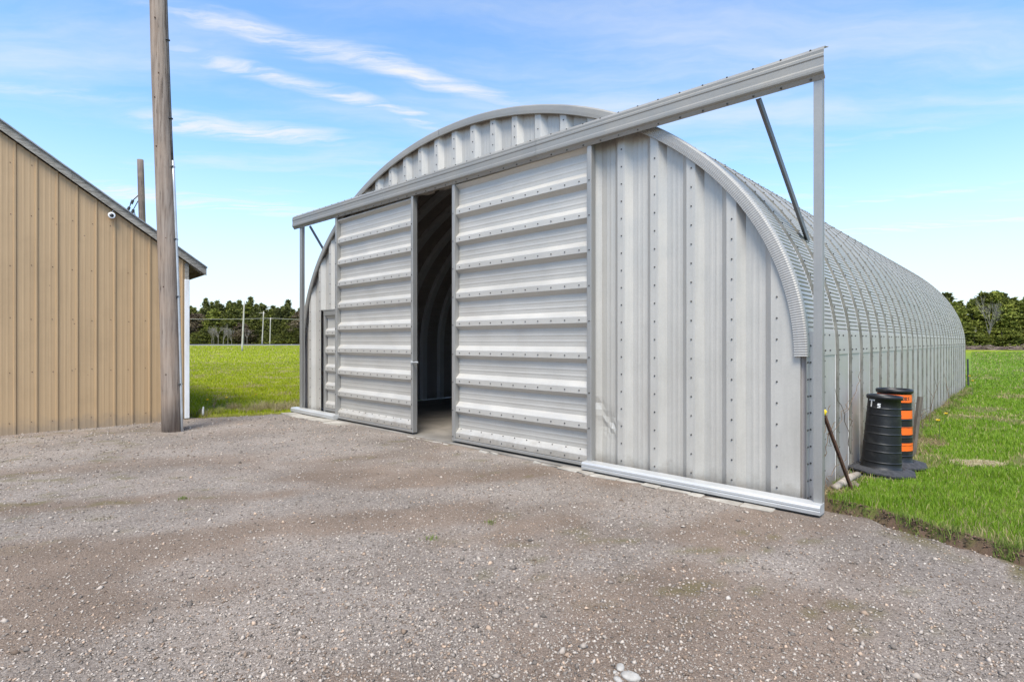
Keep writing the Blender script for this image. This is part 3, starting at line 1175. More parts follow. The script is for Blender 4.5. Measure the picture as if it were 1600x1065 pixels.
def roof_z(x):                     # underside of the roof over the gable wall
    return EAVE - SLOPE * x if x > PEAKX else EAVE - SLOPE * PEAKX + SLOPE * (x - PEAKX)


SP = 0.2893
k = 0
while k < 31:
    xr = -0.06 - SP * k
    xs = [(xr, 0.0), (xr - 0.012, -0.022), (xr - 0.035, -0.024), (xr - 0.047, 0.0)]
    a, b_ = xr - 0.047, xr - SP
    for t in (0.3, 0.62):
        c = a + (b_ - a) * t
        xs += [(c + 0.02, 0), (c + 0.008, -0.002), (c - 0.008, -0.002), (c - 0.02, 0)]
    xs += [(b_, 0.0)]
    if k == 0:
        xs = [(-0.005, 0.0)] + xs
    MB().grid([[(x, y, -0.05) for x, y in xs], [(x, y, max(roof_z(x) - 0.03, 0.1)) for x, y in xs]]).build('wall_panel', M_tan, shed, fix=False)
    k += 1
wx = -0.06 - SP * 31
sb = MB()
for k in range(31):
    xr = -0.06 - SP * k - 0.09
    for z in (0.18, 1.1, 2.05, 3.0, 3.9, 4.8, 5.6):
        if z < roof_z(xr) - 0.2:
            sb.bolt((xr + random.uniform(-.01, .01), -0.001, z + random.uniform(-.02, .02)), (0, -1, 0), r=0.009, h=0.005)
tag(sb.build('wall_screws', M_rust, shed), kind='stuff')
# the other walls
o = MB()
o.box(-0.03, 0.0, 0.02, DEPTH, 0.0, EAVE - 0.05)
o.box(wx, wx + 0.03, 0.02, DEPTH, 0.0, roof_z(wx) - 0.05)
o.add([(0, DEPTH, 0), (wx, DEPTH, 0), (wx, DEPTH, roof_z(wx)), (PEAKX, DEPTH, roof_z(PEAKX) - 0.05), (0, DEPTH, EAVE - 0.05)], [(0, 1, 2, 3, 4)])
o.build('wall', M_tan, shed)
# white corner trim, wooden corner post end under the eave
MB().cbox(-0.045, 0.045, -0.034, 0.03, 0.02, 2.95, 0.006).build('corner_trim', M_white, shed)
MB().cbox(-0.04, 0.035, -0.03, 0.03, 2.955, EAVE - 0.04, 0.006).build('corner_post', M_grey_wood, shed)
# roof: two metal slopes, fascia and rake boards
r = MB()
for x0, x1 in ((0.36, PEAKX), (wx - 0.36, PEAKX)):
    t = 0.05
    r.add([(x0, -0.14, roof_z(x0) + 0.14), (x1, -0.14, roof_z(x1) + 0.14), (x1, DEPTH + 0.14, roof_z(x1) + 0.14), (x0, DEPTH + 0.14, roof_z(x0) + 0.14),
           (x0, -0.14, roof_z(x0) + 0.165), (x1, -0.14, roof_z(x1) + 0.165), (x1, DEPTH + 0.14, roof_z(x1) + 0.165), (x0, DEPTH + 0.14, roof_z(x0) + 0.165)],
          [(0, 3, 2, 1), (4, 5, 6, 7), (0, 1, 5, 4), (1, 2, 6, 5), (2, 3, 7, 6), (3, 0, 4, 7)])
roof = r.build('roof', M_roof, shed)
for x0, x1, nm in ((0.35, -1.9, 'rake_board'), (-1.904, PEAKX, 'rake_board'), (wx - 0.36, PEAKX - 0.004, 'rake_board')):
    z0, z1 = roof_z(x0), roof_z(x1)
    hb0 = -0.02
    MB().add([(x0, -0.105, z0 + hb0), (x1, -0.105, z1 + hb0), (x1, -0.07, z1 + hb0), (x0, -0.07, z0 + hb0),
              (x0, -0.105, z0 + 0.138), (x1, -0.105, z1 + 0.138), (x1, -0.07, z1 + 0.138), (x0, -0.07, z0 + 0.138)],
             [(0, 3, 2, 1), (4, 5, 6, 7), (0, 1, 5, 4), (1, 2, 6, 5), (2, 3, 7, 6), (3, 0, 4, 7)]).build(nm, M_grey_wood, roof)
MB().box(0.325, 0.345, -0.068, DEPTH, roof_z(0.34) - 0.01, roof_z(0.34) + 0.135).build('fascia', M_grey_wood, roof)
for yy in (0.1, 1.3, 2.5, 3.7):
    MB().bar((0.0, yy, roof_z(0.0) + 0.06), (0.324, yy, roof_z(0.324) + 0.06), 0.05, 0.12).build('rafter_tail', M_grey_wood, roof)
sf = MB()
sf.add([(0.0, -0.07, roof_z(0) + 0.12), (0.33, -0.07, roof_z(0.33) + 0.12), (0.33, DEPTH, roof_z(0.33) + 0.12), (0, DEPTH, roof_z(0) + 0.12)], [(0, 1, 2, 3)])
sf.build('soffit', M_grey_wood, roof)

# security camera on the shed wall
cm = tag(empty('security_camera', (0, 0, 0)), 'small round white security camera under the shed roof edge', 'camera')
M3 = Matrix.Translation((S1[0], S1[1], 0)) @ Matrix.Rotation(SHED_ROT, 4, 'Z')
base = M3 @ Vector((-1.29, -0.0, 4.11))
cm.location = base; cm.rotation_euler = (0, 0, SHED_ROT)
rows = []
for y, rad in ((0.0, 0.035), (-0.03, 0.05), (-0.07, 0.062), (-0.10, 0.062), (-0.112, 0.052), (-0.108, 0.036)):
    rows.append([(rad * math.cos(2 * math.pi * k / 20) + 0.1 * y, y, rad * math.sin(2 * math.pi * k / 20) + 0.3 * y) for k in range(20)])
MB().grid(rows, True).build('housing', M_white, cm, smooth=True)
rows = []
for y, rad in ((-0.104, 0.037), (-0.113, 0.03), (-0.118, 0.018), (-0.12, 0.001)):
    rows.append([(rad * math.cos(2 * math.pi * k / 20) + 0.1 * y, y, rad * math.sin(2 * math.pi * k / 20) + 0.3 * y) for k in range(20)])
MB().grid(rows, True).build('lens', M_lens, cm, smooth=True)
MB().tube([(0.0, -0.03, 0.03), (0.01, -0.04, 0.075), (0.05, -0.035, 0.10), (0.09, -0.03, 0.085)], 0.006, 6).build('cable', M_white, cm)

# ------------------------------------------------------------------ wooden poles
def wood_pole(name, base, top, r0, r1, mat, label, n=16, segs=14, wob=0.02, knots=True):
    base, top = Vector(base), Vector(top)
    t = tag(empty(name, base), label, 'utility pole')
    pts, rr = [], []
    for i in range(segs + 1):
        k = i / segs
        off = Vector((math.sin(k * 5 + 1) * wob, math.cos(k * 4) * wob, 0)) * math.sin(k * math.pi)
        pts.append((top - base) * k + off + Vector((0, 0, -0.15 * (1 - k))))
        rr.append((r0 + (r1 - r0) * k) * (1 + 0.012 * math.sin(k * 23)))
    s = MB().tube(pts, rr, n)
    s.build('shaft', mat, t, smooth=True)
    return t, pts, rr


pole, ppts, prr = wood_pole('utility_pole', (-6.28, 10.12, 0), (-6.62, 10.15, 11.0), 0.172, 0.135, M_pole,
                            'thick weathered wooden pole with a conduit standing before the tan shed')


def along(pts, k):
    i = min(int(k * (len(pts) - 1)), len(pts) - 2)
    f = k * (len(pts) - 1) - i
    return pts[i] * (1 - f) + pts[i + 1] * f


cpts = [along(ppts, k) + Vector((0.172 - 0.037 * k + 0.022, -0.02, 0)) for k in np.linspace(0.0, 0.46, 12)]
MB().tube(cpts, 0.022, 10).build('conduit', M_pipe, pole, smooth=True)
cpts2 = [along(ppts, k) + Vector((0.172 - 0.037 * k + 0.014, -0.02, 0)) for k in np.linspace(0.455, 0.99, 14)]
MB().tube(cpts2, 0.016, 8).build('cable', M_cable, pole, smooth=True)
for k in (0.09, 0.235, 0.33, 0.45, 0.53, 0.66):
    c = along(ppts, k)
    cl = MB()
    cl.cbox(c.x + 0.12, c.x + 0.205 - 0.03 * k, c.y - 0.055, c.y + 0.02, c.z - 0.014, c.z + 0.014, 0.004)
    cl.build('strap', M_cable, pole)
pb = MB()
for k, dx in ((0.155, -0.05), (0.13, -0.045), (0.33, 0.06), (0.56, -0.03), (0.6, 0.05), (0.69, 0.02), (0.48, -0.04), (0.25, 0.0)):
    c = along(ppts, k)
    pb.bolt(c + Vector((dx, -0.155 + abs(dx) * 0.3, 0)), (dx * 3, -1, 0), r=0.013, h=0.012)
tag(pb.build('nails', M_rust, pole), kind='stuff')

# dark leaning pole behind the shed with loose hardware
p2, pp2, _ = wood_pole('utility_pole', (-17.25, 26, 0), (-17.66, 26, 10.25), 0.165, 0.135, M_pole2, 'dark bare pole top leaning behind the shed roof')
c = along(pp2, 0.84)
hw = MB()
hw.tube([c + Vector((-0.12, -0.05, -0.05)), c + Vector((-0.4, -0.1, -0.35)), c + Vector((-0.55, -0.1, -0.75)), c + Vector((-1.0, -0.1, -1.25))], 0.022, 6)
hw.tube([c + Vector((-0.12, -0.05, -0.3)), c + Vector((-0.3, -0.1, -0.7)), c + Vector((-0.2, -0.1, -1.1)), c + Vector((-0.6, -0.1, -1.6))], 0.02, 6)
for q in ((-0.33, -0.28), (-0.5, -0.6), (-0.3, -0.72)):
    hw.tube([c + Vector((q[0], -0.1, q[1])), c + Vector((q[0] - 0.08, -0.1, q[1] - 0.18))], 0.06, 8)
hw.build('dangling_wires', M_cable, p2)

p3, pp3, _ = wood_pole('utility_pole', (-41.2, 83.5, 0), (-40.85, 83.5, 7.75), 0.15, 0.10, M_pole3, 'nearest pale pole leaning in the green field', 10, 8, 0.0)
p4, pp4, _ = wood_pole('utility_pole', (-91.6, 200.5, 0), (-91.0, 200.5, 12.5), 0.24, 0.16, M_pole3, 'tall pale pole beside the far road', 8, 6, 0.0)
p5, pp5, _ = wood_pole('utility_pole', (-95.6, 216, 0), (-95.3, 216, 10.8), 0.24, 0.16, M_pole3, 'short pale pole before the far wood, right of the tall one', 8, 6, 0.0)
for p in (p4, p5):
    MB().box(-1.1, 1.1, -0.08, 0.08, 10.4 if p is p5 else 11.8, 10.55 if p is p5 else 11.95).build('crossarm', M_pole3, p)
wr = MB()
wp = [Vector((-175, 205, 11.0)), Vector((-135, 210, 10.3)), Vector((-95.3, 216, 10.6)), Vector((-60, 222, 10.2)), Vector((-20, 228, 11))]
for a, b_ in zip(wp[:-1], wp[1:]):
    wr.tube([a.lerp(b_, t) - Vector((0, 0, 1.4 * t * (1 - t))) for t in np.linspace(0, 1, 7)], 0.075, 5)
tag(wr.build('power_line', M_wire), 'thin power line strung before the far wood', 'power line')

# ------------------------------------------------------------------ traffic drums
def drum(name, loc, rz, tilt, r_top, r_bot, H, orange, label):
    t = tag(empty(name, loc), label, 'traffic drum', 'traffic drums beside the hut')
    t.rotation_euler = (tilt[0], tilt[1], rz)
    n = 40

    def rad(z):
        return r_bot + (r_top - r_bot) * z / H
    zs = [(0.02, 0.012), (0.04, 0.012), (0.05, 0.0)]
    for fz in (0.13, 0.268, 0.37, 0.50, 0.60, 0.746, 0.83):
        z = fz * H
        zs += [(z - 0.014, 0), (z - 0.007, 0), (z - 0.003, 0.004), (z + 0.003, 0.004), (z + 0.007, 0), (z + 0.014, 0)]
    zs += [(H - 0.055, 0.0), (H - 0.045, 0.016), (H - 0.02, 0.022), (H - 0.004, 0.016), (H, 0.004), (H - 0.004, -0.012), (H - 0.06, -0.018), (H - 0.4, -0.018), (0.05, -0.012)]
    rows = [[((rad(z) + d) * math.cos(2 * math.pi * k / n), (rad(z) + d) * math.sin(2 * math.pi * k / n), z) for k in range(n)] for z, d in zs]
    MB().grid(rows, True).build('drum_body', M_rubber, t, smooth=True, fix=False)
    # heavy rubber base ring, slightly warped
    rows = []
    for rr, z in ((r_bot - 0.02, 0.03), (r_bot + 0.03, 0.05), (0.31, 0.025), (0.345, 0.012), (0.345, -0.005), (r_bot - 0.02, -0.012)):
        row = []
        for k in range(32):
            a = 2 * math.pi * k / 32
            oct_ = 1 / max(abs(math.cos(((a + 0.2) % (math.pi / 4)) - math.pi / 8)), 0.5) * 0.96 if rr > 0.3 else 1
            row.append((rr * oct_ * math.cos(a), rr * oct_ * math.sin(a), z + 0.008 * math.sin(2 * a + 1) * (rr > 0.3)))
        rows.append(row)
    MB().grid(rows, True).build('base_ring', M_base, t, fix=False)
    for z0, z1 in orange:
        rows = [[((rad(z) + 0.004) * math.cos(2 * math.pi * k / n), (rad(z) + 0.004) * math.sin(2 * math.pi * k / n), z) for k in range(n)] for z in (z0, z1)]
        MB().grid(rows, True).build('reflective_band', M_orange, t, smooth=True, fix=False)
    return t, rad


def strokes_on_drum(parent, rad, strokes, a0, z0, size, width, mat, name, off=0.006):
    """lettering drawn as strokes and wrapped on the drum"""
    m = MB()
    for st in strokes:
        for (x0, y0), (x1, y1) in zip(st[:-1], st[1:]):
            l = math.hypot(x1 - x0, y1 - y0)
            nx, ny = -(y1 - y0) / l * width / 2, (x1 - x0) / l * width / 2
            ex, ey = (x1 - x0) / l * width * 0.3, (y1 - y0) / l * width * 0.3
            q = []
            for x, y in ((x0 - ex + nx, y0 - ey + ny), (x0 - ex - nx, y0 - ey - ny), (x1 + ex - nx, y1 + ey - ny), (x1 + ex + nx, y1 + ey + ny)):
                z = z0 + y * size
                r_ = rad(z) + off
                a = a0 + x * size / r_
                q.append((r_ * math.cos(a), r_ * math.sin(a), z))
            m.add(q, [(0, 1, 2, 3)])
    return m.build(name, mat, parent, fix=False)


D1 = (4.36, 6.47, float(field_z(np.array([4.36]), np.array([6.47]))[0]) + 0.03)
D2 = (4.77, 6.84, float(field_z(np.array([4.77]), np.array([6.84]))[0]) + 0.03)
d1, rad1 = drum('traffic_drum', D1, 0, (R(0.5), R(2.5)), 0.160, 0.205, 0.89, [], 'plain black traffic drum in front, white letters near its rim')
d2, rad2 = drum('traffic_drum', D2, 0, (R(0), R(0.5)), 0.175, 0.195, 0.93, [(0.77, 0.868), (0.575, 0.675), (0.38, 0.475), (0.185, 0.28)],
                'black traffic drum with orange bands standing behind the plain one')
cdir = math.atan2(-D1[1], -D1[0])
SG_T = [[(-0.5, 1), (0.4, 1)], [(-0.05, 1), (-0.05, 0)]]
SG_S = [[(0.35, 0.62), (0.0, 0.62), (-0.05, 0.42), (0.3, 0.3), (0.28, 0.02), (-0.05, 0.0)]]
SG_A = [[(0.0, 1.0), (0.06, 0.8)]]
strokes_on_drum(d1, rad1, SG_T, cdir - 0.78, 0.755, 0.075, 0.24, M_letter, 'letter')
strokes_on_drum(d1, rad1, SG_S, cdir - 0.34, 0.752, 0.062, 0.22, M_letter, 'letter')
# small dark print on the top orange band, too worn to read
pr = []
for i, g in enumerate(([(0, 0), (0, 1), (.5, .9), (.4, .5), (0, .5), (.5, 0)], [(0, 1), (.5, 1), (.25, 1), (.25, 0)], [(0, 0), (0, 1), (.5, .8), (.5, .2), (0, 0)],
                       [(0, 0), (0, 1), (.45, .8), (0, .5), (.5, .2), (0, 0)], [(.5, 1), (0, .8), (.5, .3), (0, 0)])):
    pr.append([(x + i * 0.8, y) for x, y in g])
strokes_on_drum(d2, rad2, pr, math.atan2(-D2[1], -D2[0]) + 0.15, 0.80, 0.04, 0.2, M_rust, 'worn_print', 0.0065)
# spare base ring under the front drum
sr = MB()
rows = []
for rr, z in ((0.2, 0.0), (0.2, 0.03), (0.30, 0.025), (0.335, 0.008), (0.335, -0.01)):
    rows.append([(rr * math.cos(2 * math.pi * k / 28), rr * math.sin(2 * math.pi * k / 28), z) for k in range(28)])
sr.grid(rows, True)
o = sr.build('rubber_ring', M_base, None, fix=False)
o.location = (D1[0] - 0.13, D1[1] - 0.03, D1[2] - 0.035); o.rotation_euler = (R(2), R(-3), 0)
tag(o, 'flat dark rubber ring half under the plain black drum', 'ring')

# ------------------------------------------------------------------ odds and ends by the wall
def gz(x, y):
    return float(field_z(np.array([float(x)]), np.array([float(y)]))[0])


def lump(n=10, m=7, seed=0, sx=1, sy=1, sz=0.7, jit=0.2):
    r_ = random.Random(seed)
    rows = []
    for i in range(m):
        ph = math.pi * (0.02 + 0.96 * i / (m - 1))
        row = []
        for k in range(n):
            a = 2 * math.pi * k / n
            d = 1 + r_.uniform(-jit, jit)
            row.append((sx * d * math.sin(ph) * math.cos(a), sy * d * math.sin(ph) * math.sin(a), sz * d * math.cos(ph)))
        rows.append(row)
    return MB().grid(rows, True)


rod = tag(empty('iron_rod', (3.56, 5.70, gz(3.56, 5.70))), 'rusty iron rod leaning on the hut side, yellow cap on top', 'rod')
top = W(0.04, 0.40, 0.93) - rod.location
MB().bar((0, 0, -0.05), top, 0.026, 0.026).build('shaft', M_rust, rod)
cp = lump(10, 6, 3, 0.028, 0.028, 0.03)
oc = cp.build('cap', M_yellow, rod, smooth=True); oc.location = top + Vector((0, 0, 0.01))

log = tag(empty('log', (3.34, 5.67, gz(3.34, 5.67) + 0.03)), 'short grey log lying against the hut wall by the post', 'log')
MB().tube([(0, 0, 0.0), (0.18, 0.14, 0.02), (0.34, 0.29, 0.035), (0.52, 0.44, 0.03)], [0.034, 0.042, 0.04, 0.036], 10).build('stem', M_log, log, smooth=True)
fs = lump(12, 6, 9, 0.15, 0.10, 0.025).build('flat_stone', M_brown, None)
fs.location = (3.62, 5.88, gz(3.62, 5.88) + 0.02); fs.rotation_euler = (0, 0, 0.9)
tag(fs, 'flat brown stone on the ground beside the grey log', 'stone')

stk = tag(MB().bar((0, 0, -0.1), (0.13, 0.02, 0.80), 0.045, 0.05).build('wood_stake', M_stake), 'weathered wooden stake leaning on the hut behind the drums', 'stake')
stk.location = (5.42, 7.42, gz(5.42, 7.42))
bst = tag(empty('fence_post', (15.6, 18.7, gz(15.6, 18.7))), 'thin black steel stake in the grass near the hut\'s far corner', 'stake')
mm = MB()
mm.box(-0.025, 0.025, -0.006, 0.006, -0.2, 0.93); mm.box(-0.006, 0.006, 0.006, 0.04, -0.2, 0.93)
for z in np.arange(0.1, 0.9, 0.1):
    mm.box(-0.012, 0.012, -0.014, -0.006, z, z + 0.025)
oo = mm.build('shaft', M_cable, bst); oo.rotation_euler = (0, R(-1.5), 0)
wt = tag(MB().tube([(0, 0, -0.05), (0.0, 0, 0.1), (0.01, 0, 0.2)], [0.02, 0.02, 0.016], 8).build('marker_stub', M_white), 'small white marker stub in the weeds by the shed corner', 'marker')
wt.location = (-6.72, 11.9, 0.02)

for (x, y, s, sd_) in ((0.545, 2.755, 0.026, 1), (0.582, 2.675, 0.040, 2), (0.515, 2.655, 0.022, 4), (0.512, 2.72, 0.012, 8)):
    lab = {1: 'pale rounded stone at the bottom edge of the gravel, upper of the pair', 2: 'largest pale stone at the bottom edge of the gravel',
           4: 'small pale stone left of the largest one at the bottom edge', 8: 'tiny pale pebble left of the pair of stones at the bottom edge'}[sd_]
    o = tag(lump(14, 10, sd_, s * 1.25, s * 0.8, s * 0.5, 0.1).build('stone', M_rock, None, smooth=True), lab, 'stone')
    o.location = (x, y, float(gravel_z(np.array([x]), np.array([y]))[0]) + s * 0.12)
    o.rotation_euler = (0, 0, sd_ * 1.3)


def weed(x, y, h, seed, lab, flower=0, lean=0.2, name='dry_sapling', branches=5, mat=None):
    r_ = random.Random(seed)
    t = tag(empty(name, (x, y, gz(x, y))), lab, 'weed')
    m = MB()
    a = r_.uniform(0, 6.28)
    pts = [Vector((math.cos(a) * lean * h * k * k, math.sin(a) * lean * h * k * k, h * k - 0.02)) for k in (0, 0.3, 0.6, 1.0)]
    m.tube(pts, [0.009, 0.007, 0.005, 0.002], 5)
    for k in range(branches):
        p = along(pts, r_.uniform(0.25, 0.9))
        q = p + Vector((r_.uniform(-1, 1), r_.uniform(-1, 1), r_.uniform(0.4, 1.2))).normalized() * h * r_.uniform(0.15, 0.4)
        m.tube([p, (p + q) / 2 + Vector((0, 0, -0.01)), q], [0.004, 0.003, 0.0015], 4)
    m.build('stem', mat or M_stem, t)
    for k in range(flower):
        fm = MB()
        c = along(pts, 1.0 - 0.2 * k) + Vector((r_.uniform(-.03, .03), r_.uniform(-.03, .03), 0.005))
        for q in range(14):
            b_ = 2 * math.pi * q / 14
            e = Vector((math.cos(b_), math.sin(b_), 0.35 + 0.4 * (q % 2)))
            sdv = Vector((-math.sin(b_), math.cos(b_), 0)) * 0.009
            fm.add([c - sdv, c + sdv, c + e * 0.034 + sdv * 0.7, c + e * 0.034 - sdv * 0.7], [(0, 1, 2, 3)])
        fm.build('flower', M_yellow, t, fix=False)
    return t


p = W(-0.12, 4.9); weed(p.x, p.y, 0.75, 1, 'tall bare sapling stem against the hut side beyond the drums')
p = W(-0.06, 7.2); weed(p.x, p.y, 0.85, 2, 'thin bare stem at the middle of the hut side', branches=3)
p = W(-0.06, 10.6); weed(p.x, p.y, 0.9, 3, 'thin bare stem near the far end of the hut side', branches=3)
p = W(-0.10, 6.0); weed(p.x, p.y, 0.5, 4, 'low bare sapling at the hut side wall', branches=7)
p = W(-0.42, 5.1); weed(p.x, p.y, 0.32, 5, 'yellow dandelion nearest the drums on the right lawn', 1, 0.1, 'dandelion', 2, M_gstem)
p = W(-0.30, 7.0); weed(p.x, p.y, 0.25, 6, 'yellow dandelion at the middle of the hut side', 1, 0.1, 'dandelion', 2, M_gstem)
p = W(-0.25, 14.5); weed(p.x, p.y, 0.55, 7, 'tall yellow-flowered weed by the hut far corner', 2, 0.1, 'dandelion', 2, M_gstem)
p = W(-0.02, 3.9); weed(p.x, p.y, 0.55, 8, 'small yellow-topped weed behind the leaning wooden stake', 1, 0.1, 'dandelion', 2, M_gstem)
for i, (x, y) in enumerate(((-6.35, 13.5), (-6.6, 12.6), (-6.75, 12.1))):
    weed(x, y, 0.3, 20 + i, ('yellow dandelion in the field a little beyond the gravel edge', 'yellow dandelion between the gravel edge and the field',
                             'yellow dandelion close to the white shed corner')[i], 1, 0.1, 'dandelion', 2, M_gstem)
weed(-6.72, 12.3, 0.6, 31, 'dark dry weed stalk beside the white shed corner', 0, 0.5, 'dry_weed', 5)
# bare vine on the side wall
vine = MB()
r_ = random.Random(4)
for st in range(9):
    v, z = r_.uniform(0.35, 1.9), r_.uniform(0.15, 0.9)
    pts = [W(0.095, v, z)]
    dv, dz = r_.uniform(-0.12, 0.12), r_.uniform(-0.03, 0.12)
    for k in range(7):
        v = max(0.3, v + dv + r_.uniform(-0.05, 0.05)); z = max(0.1, z + dz + r_.uniform(-0.05, 0.05))
        pts.append(W(0.09 - r_.uniform(0, 0.04), v, z))
    vine.tube(pts, [0.0035] * 7 + [0.0015], 4)
tag(vine.build('bare_vine', M_stem), 'bare vine twigs clinging to the hut side by the rusty rod', 'vine')


# ------------------------------------------------------------------ grass, stones, straw
def blades(n_pts, xs, ys, hgt, wid, cols, lean=0.5):
    """bent two-segment blades of grass"""
    n = len(xs)
    z = field_z(xs, ys) - 0.005
    a = rng.uniform(0, 2 * np.pi, n)
    ln = hgt * lean * rng.uniform(0.1, 1.2, n)
    la = rng.uniform(0, 2 * np.pi, n)
    wx_, wy_ = np.cos(a) * wid / 2, np.sin(a) * wid / 2
    lx, ly = np.cos(la) * ln, np.sin(la) * ln
    v = np.zeros((n, 5, 3))
    v[:, 0] = np.c_[xs - wx_, ys - wy_, z]
    v[:, 1] = np.c_[xs + wx_, ys + wy_, z]
    v[:, 2] = np.c_[xs - wx_ * 0.8 + lx * 0.35, ys - wy_ * 0.8 + ly * 0.35, z + hgt * 0.6]
    v[:, 3] = np.c_[xs + wx_ * 0.8 + lx * 0.35, ys + wy_ * 0.8 + ly * 0.35, z + hgt * 0.6]
    v[:, 4] = np.c_[xs + lx, ys + ly, z + hgt * rng.uniform(0.75, 1.0, n)]
    i = np.arange(n)[:, None] * 5
    t = np.concatenate([i + np.array([[0, 1, 3]]), i + np.array([[0, 3, 2]]), i + np.array([[2, 3, 4]])])
    c = np.repeat(cols, 5, axis=0)
    return v.reshape(-1, 3), t, c


def join(parts):
    vs_, ts, cs, b = [], [], [], 0
    for v, t, c in parts:
        vs_.append(v); ts.append(t + b); cs.append(c); b += len(v)
    return np.concatenate(vs_), np.concatenate(ts), np.concatenate(cs)


def grass_cols(n, x, y, left):
    k = rng.random(n)[:, None]
    a = np.array([[0.115, 0.22, 0.012]]) * (1 - k) + np.array([[0.245, 0.36, 0.028]]) * k
    yel = np.array([[0.22, 0.28, 0.008]]) * (1 - k) + np.array([[0.40, 0.43, 0.02]]) * k
    c = np.where(left[:, None], yel, a)
    straw = np.array([[0.42, 0.34, 0.17]]) * (0.75 + 0.5 * rng.random((n, 1)))
    dry = value_noise(x, y, 0.7, 41)
    pr_ = 0.08 + 0.5 * sstep(0.58, 0.75, dry)
    c = np.where((rng.random(n) < pr_)[:, None], straw, c)
    return c


PB = W(-0.95, 3.5)


def grass_patch(N_, r0, r1, th0, th1, power, size_k, left):
    t = rng.random(N_)
    p = 1 - power
    rad_ = (r0 ** p + t * (r1 ** p - r0 ** p)) ** (1 / p)
    th = rng.uniform(th0, th1, N_)
    x, y = rad_ * np.sin(th), rad_ * np.cos(th)
    d = grass_d(x, y)
    u, v = to_uv(x, y)
    bare = value_noise(x, y, 0.7, 41)
    keep = (d > 0.10) & (rng.random(N_) > 0.75 * sstep(0.62, 0.74, bare) * (rad_ < 18)) & ~((u > 0.12) & (u < 10.8) & (v < 17.6) & (v > -0.3))
    keep &= ~((u > 11.3) & (v < -2.0))
    pa = (x - PB.x) / 0.42, (y - PB.y) / 0.22
    keep &= (pa[0] ** 2 + pa[1] ** 2 > 0.75 + 0.8 * (value_noise(x, y, 0.12, 45) - 0.5)) | (rng.random(N_) < 0.12)
    # thin along the bank and the wall
    keep &= (rng.random(N_) < np.where(u < 5, sstep(0.06, 0.35, d), 1)) & (rng.random(N_) < np.where((u < 0.3) & (v < 17), sstep(0.02, 0.3, 0.13 - u) + 0.12, 1))
    keep &= (np.hypot(x - D1[0], y - D1[1]) > 0.36) & (np.hypot(x - D2[0], y - D2[1]) > 0.36)
    x, y, rad_ = x[keep], y[keep], rad_[keep]
    n = len(x)
    tuft = value_noise(x, y, 0.35, 44)
    h = (0.022 + 0.036 * rng.random(n) + 0.05 * tuft ** 2) * size_k * (1 + 0.012 * rad_)
    w = (0.0035 + 0.0022 * rng.random(n)) * np.maximum(1, rad_ / 6.0)
    return blades(n, x, y, h, w, grass_cols(n, x, y, np.full(n, left)))


parts = [grass_patch(170000, 4.6, 34, R(30), R(56), 1.15, 1.0, False), grass_patch(30000, 30, 105, R(40), R(56), 1.01, 1.3, False),
         grass_patch(60000, 3.5, 34, R(56), R(84), 1.15, 1.0, False), grass_patch(14000, 30, 105, R(56), R(70), 1.01, 1.3, False)]
v, t, c = join(parts)
tag(link('lawn_grass', np_mesh('lawn_grass', v, t, M_blade, c)), 'fresh green grass on the right lawn beside the hut', 'grass', kind='stuff')
parts = [grass_patch(135000, 11.6, 45, R(-38), R(-14), 1.2, 1.15, True), grass_patch(50000, 40, 190, R(-38), R(-12), 1.01, 1.5, True)]
v, t, c = join(parts)
tag(link('field_grass', np_mesh('field_grass', v, t, M_blade, c)), 'yellow green grass of the field left of the hut', 'grass', kind='stuff')


# dead straw and rough weeds: at the field edge, on the bank and on the bleached patches
def straw(cx, cy, rx, ry, n, hgt, wid, flat, rot=0.0, col=(0.50, 0.41, 0.22)):
    a, q = rng.uniform(0, 2 * np.pi, n), np.sqrt(rng.random(n))
    lx, ly = q * np.cos(a) * rx, q * np.sin(a) * ry
    x = cx + lx * math.cos(rot) - ly * math.sin(rot)
    y = cy + lx * math.sin(rot) + ly * math.cos(rot)
    c = np.array([col]) * rng.uniform(0.55, 1.15, (n, 1))
    return blades(n, x, y, hgt * rng.uniform(0.4, 1.1, n), np.full(n, wid), c, flat)


parts = [straw(PB.x, PB.y, 0.36, 0.20, 5000, 0.022, 0.006, 3.5, 0.1, (0.62, 0.53, 0.33)),
         straw(W(-0.75, 9.6).x, W(-0.75, 9.6).y, 0.9, 0.45, 4000, 0.03, 0.008, 3.0, 0.0, (0.58, 0.47, 0.26)),
         straw(W(-0.25, 4.6).x, W(-0.25, 4.6).y, 0.25, 1.0, 2500, 0.05, 0.006, 2.0, -0.8, (0.36, 0.27, 0.15)),
         straw(3.35, 5.62, 0.22, 0.16, 700, 0.05, 0.005, 2.0, 0.0, (0.42, 0.32, 0.18))]
for k in range(46):                                   # weeds along the gravel edge, left
    f = k / 45
    e = W(10.9 + 0.5 * f, 0.15 - 1.95 * f) + Vector((rng.uniform(-0.25, 0.3), rng.uniform(0.15, 1.0), 0))
    parts.append(straw(e.x, e.y, 0.12, 0.10, 90, rng.uniform(0.10, 0.28), 0.006, 0.7, 0, ((0.52, 0.42, 0.24), (0.42, 0.34, 0.16), (0.34, 0.34, 0.08))[k % 3]))
for k in range(60):                                   # longer growth at the foot of the hut side
    e = W(rng.uniform(-0.16, 0.04), 1.3 + 15.5 * (k / 60) + rng.uniform(-0.1, 0.1))
    if math.hypot(e.x - D1[0], e.y - D1[1]) > 0.45 and math.hypot(e.x - D2[0], e.y - D2[1]) > 0.45:
        parts.append(straw(e.x, e.y, 0.08, 0.08, 60, rng.uniform(0.07, 0.2), 0.005, 0.8, 0, ((0.44, 0.36, 0.2), (0.16, 0.25, 0.03), (0.26, 0.24, 0.09))[k % 3]))
